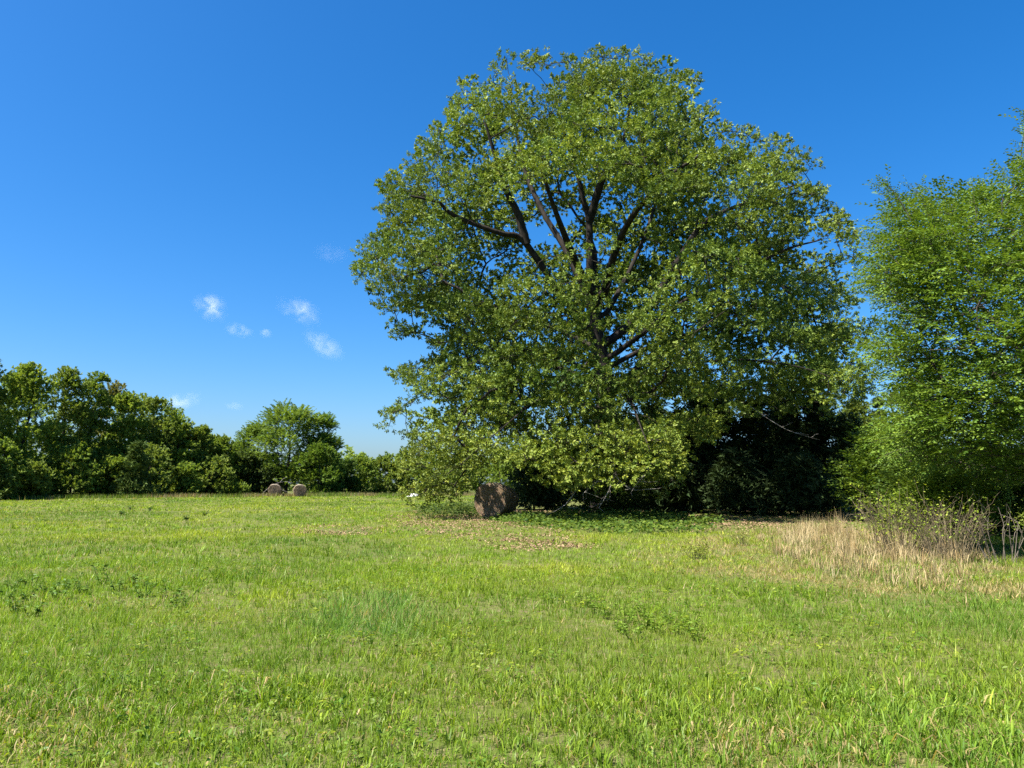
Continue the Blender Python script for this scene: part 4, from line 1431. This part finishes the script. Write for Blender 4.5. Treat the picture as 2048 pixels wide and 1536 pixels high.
for px, py in ((8, 1205), (30, 1225), (52, 1200), (22, 1178), (62, 1232), (96, 1188), (140, 1180), (118, 1200), (165, 1190), (205, 1170), (236, 1185), (268, 1172),
               (285, 1196), (300, 1180), (342, 1200), (355, 1215), (195, 1150), (60, 1175)):
    weed(px, py, 'dark glossy broad-leaved weed in the patch at the left of the meadow', 'dark weeds at the left of the meadow', (0.085, 0.155, 0.020), 0.22, 5, 9, 0.062, 0.9)
for px, py in ((1170, 1205), (1190, 1222), (1215, 1232), (1250, 1240), (1275, 1228), (1290, 1252), (1315, 1262), (1340, 1240), (1352, 1268), (1380, 1258), (1398, 1278), (1240, 1262), (1265, 1275)):
    weed(px, py, 'upright narrow-leaved green weed in the patch right of the meadow centre', 'upright weeds right of the meadow centre', (0.120, 0.205, 0.018), 0.24, 5, 12, 0.060, 0.36)
for px, py in ((262, 1022), (298, 1024), (245, 1032), (372, 1040), (410, 1030)):
    weed(px, py, 'small dark weed tuft far out in the open grass', 'dark weed tufts in the distant grass', (0.035, 0.075, 0.02), 0.32, 6, 10, 0.10, 0.7, 'weed_tuft')


# ------------------------------------------------------------------ clouds, small wisps of fair weather
def cloud(px, py, w, h, tilt, dens, label, seed):
    Y = 1500.0
    c = at(px, py, Y)
    k = Y / FPX
    m, nt, out = nodes_of('cloud_vapour')
    pv = nt.nodes.new('ShaderNodeVolumePrincipled')
    pv.inputs['Color'].default_value = (1, 1, 1, 1)
    pv.inputs['Anisotropy'].default_value = 0.0
    tc = nt.nodes.new('ShaderNodeTexCoord')
    no = nt.nodes.new('ShaderNodeTexNoise')
    no.noise_dimensions = '4D'
    no.inputs['W'].default_value = seed
    no.inputs['Scale'].default_value = 4.5 / (w * k)
    no.inputs['Detail'].default_value = 5
    no.inputs['Roughness'].default_value = 0.62
    no.inputs['Distortion'].default_value = 0.6
    ln = nt.nodes.new('ShaderNodeVectorMath')
    ln.operation = 'LENGTH'
    mp = nt.nodes.new('ShaderNodeMapping')
    mp.vector_type = 'POINT'
    mp.inputs['Scale'].default_value = (2 / (w * k), 2 / (w * k), 2 / (h * k))
    r1 = nt.nodes.new('ShaderNodeMapRange')
    r1.inputs['From Min'].default_value = 1.0
    r1.inputs['From Max'].default_value = 0.0
    r2 = nt.nodes.new('ShaderNodeMapRange')
    r2.inputs['From Min'].default_value = 0.47
    r2.inputs['From Max'].default_value = 0.80
    mu = nt.nodes.new('ShaderNodeMath'); mu.operation = 'MULTIPLY'
    mu2 = nt.nodes.new('ShaderNodeMath'); mu2.operation = 'MULTIPLY'
    mu2.inputs[1].default_value = 0.105 * dens / (w * k)
    L = nt.links.new
    L(tc.outputs['Object'], no.inputs['Vector']); L(tc.outputs['Object'], mp.inputs[0]); L(mp.outputs[0], ln.inputs[0])
    L(ln.outputs['Value'], r1.inputs['Value']); L(no.outputs['Fac'], r2.inputs['Value'])
    r1.interpolation_type = 'SMOOTHERSTEP'; L(r1.outputs[0], mu.inputs[0]); L(r2.outputs[0], mu.inputs[1]); L(mu.outputs[0], mu2.inputs[0]); L(mu2.outputs[0], pv.inputs['Density'])
    L(pv.outputs[0], out.inputs['Volume'])
    me = bpy.data.meshes.new('cloud')
    import bmesh
    bm = bmesh.new()
    bmesh.ops.create_icosphere(bm, subdivisions=3, radius=1.0)
    g = np.random.default_rng(seed)
    f1, f2 = g.uniform(0, 6, 3), g.uniform(2, 4, 3)
    for v in bm.verts:
        s = 0.92 + 0.10 * math.sin(f2[0] * v.co.x + f1[0]) * math.sin(f2[1] * v.co.z + f1[1]) + 0.06 * math.sin(5 * v.co.y + f1[2])
        v.co = Vector((v.co.x * w * k / 2, v.co.y * w * k / 2, v.co.z * h * k / 2)) * s
    bm.to_mesh(me)
    bm.free()
    me.materials.append(m)
    o = bpy.data.objects.new('cloud', me)
    o.location = [float(q) for q in c]
    o.rotation_euler = (0, tilt, 0)
    COL.objects.link(o)
    tag(o, label, 'cloud', 'small clouds low in the blue sky')


cloud(422, 614, 92, 74, 0.5, 26, 'brightest small cloud puff, leftmost of the upper group', 3)
cloud(600, 622, 120, 66, 0.35, 24, 'wispy cloud puff at the upper right of the group', 11)
cloud(478, 661, 70, 38, 0.2, 18, 'faint little cloud below the leftmost puff', 23)
cloud(531, 667, 34, 26, 0.0, 18, 'tiniest cloud speck in the middle of the group', 31)
cloud(648, 690, 116, 62, 0.6, 24, 'slanting cloud streak lowest in the group, nearest the oak', 47)
cloud(362, 803, 100, 44, -0.3, 24, 'low white cloud just above the woodland skyline', 59)
cloud(470, 812, 52, 26, 0.0, 9, 'very faint low cloud right of the woodland', 61)
cloud(662, 506, 96, 50, 0.0, 4, 'barely visible thin cloud high beside the oak crown', 67)
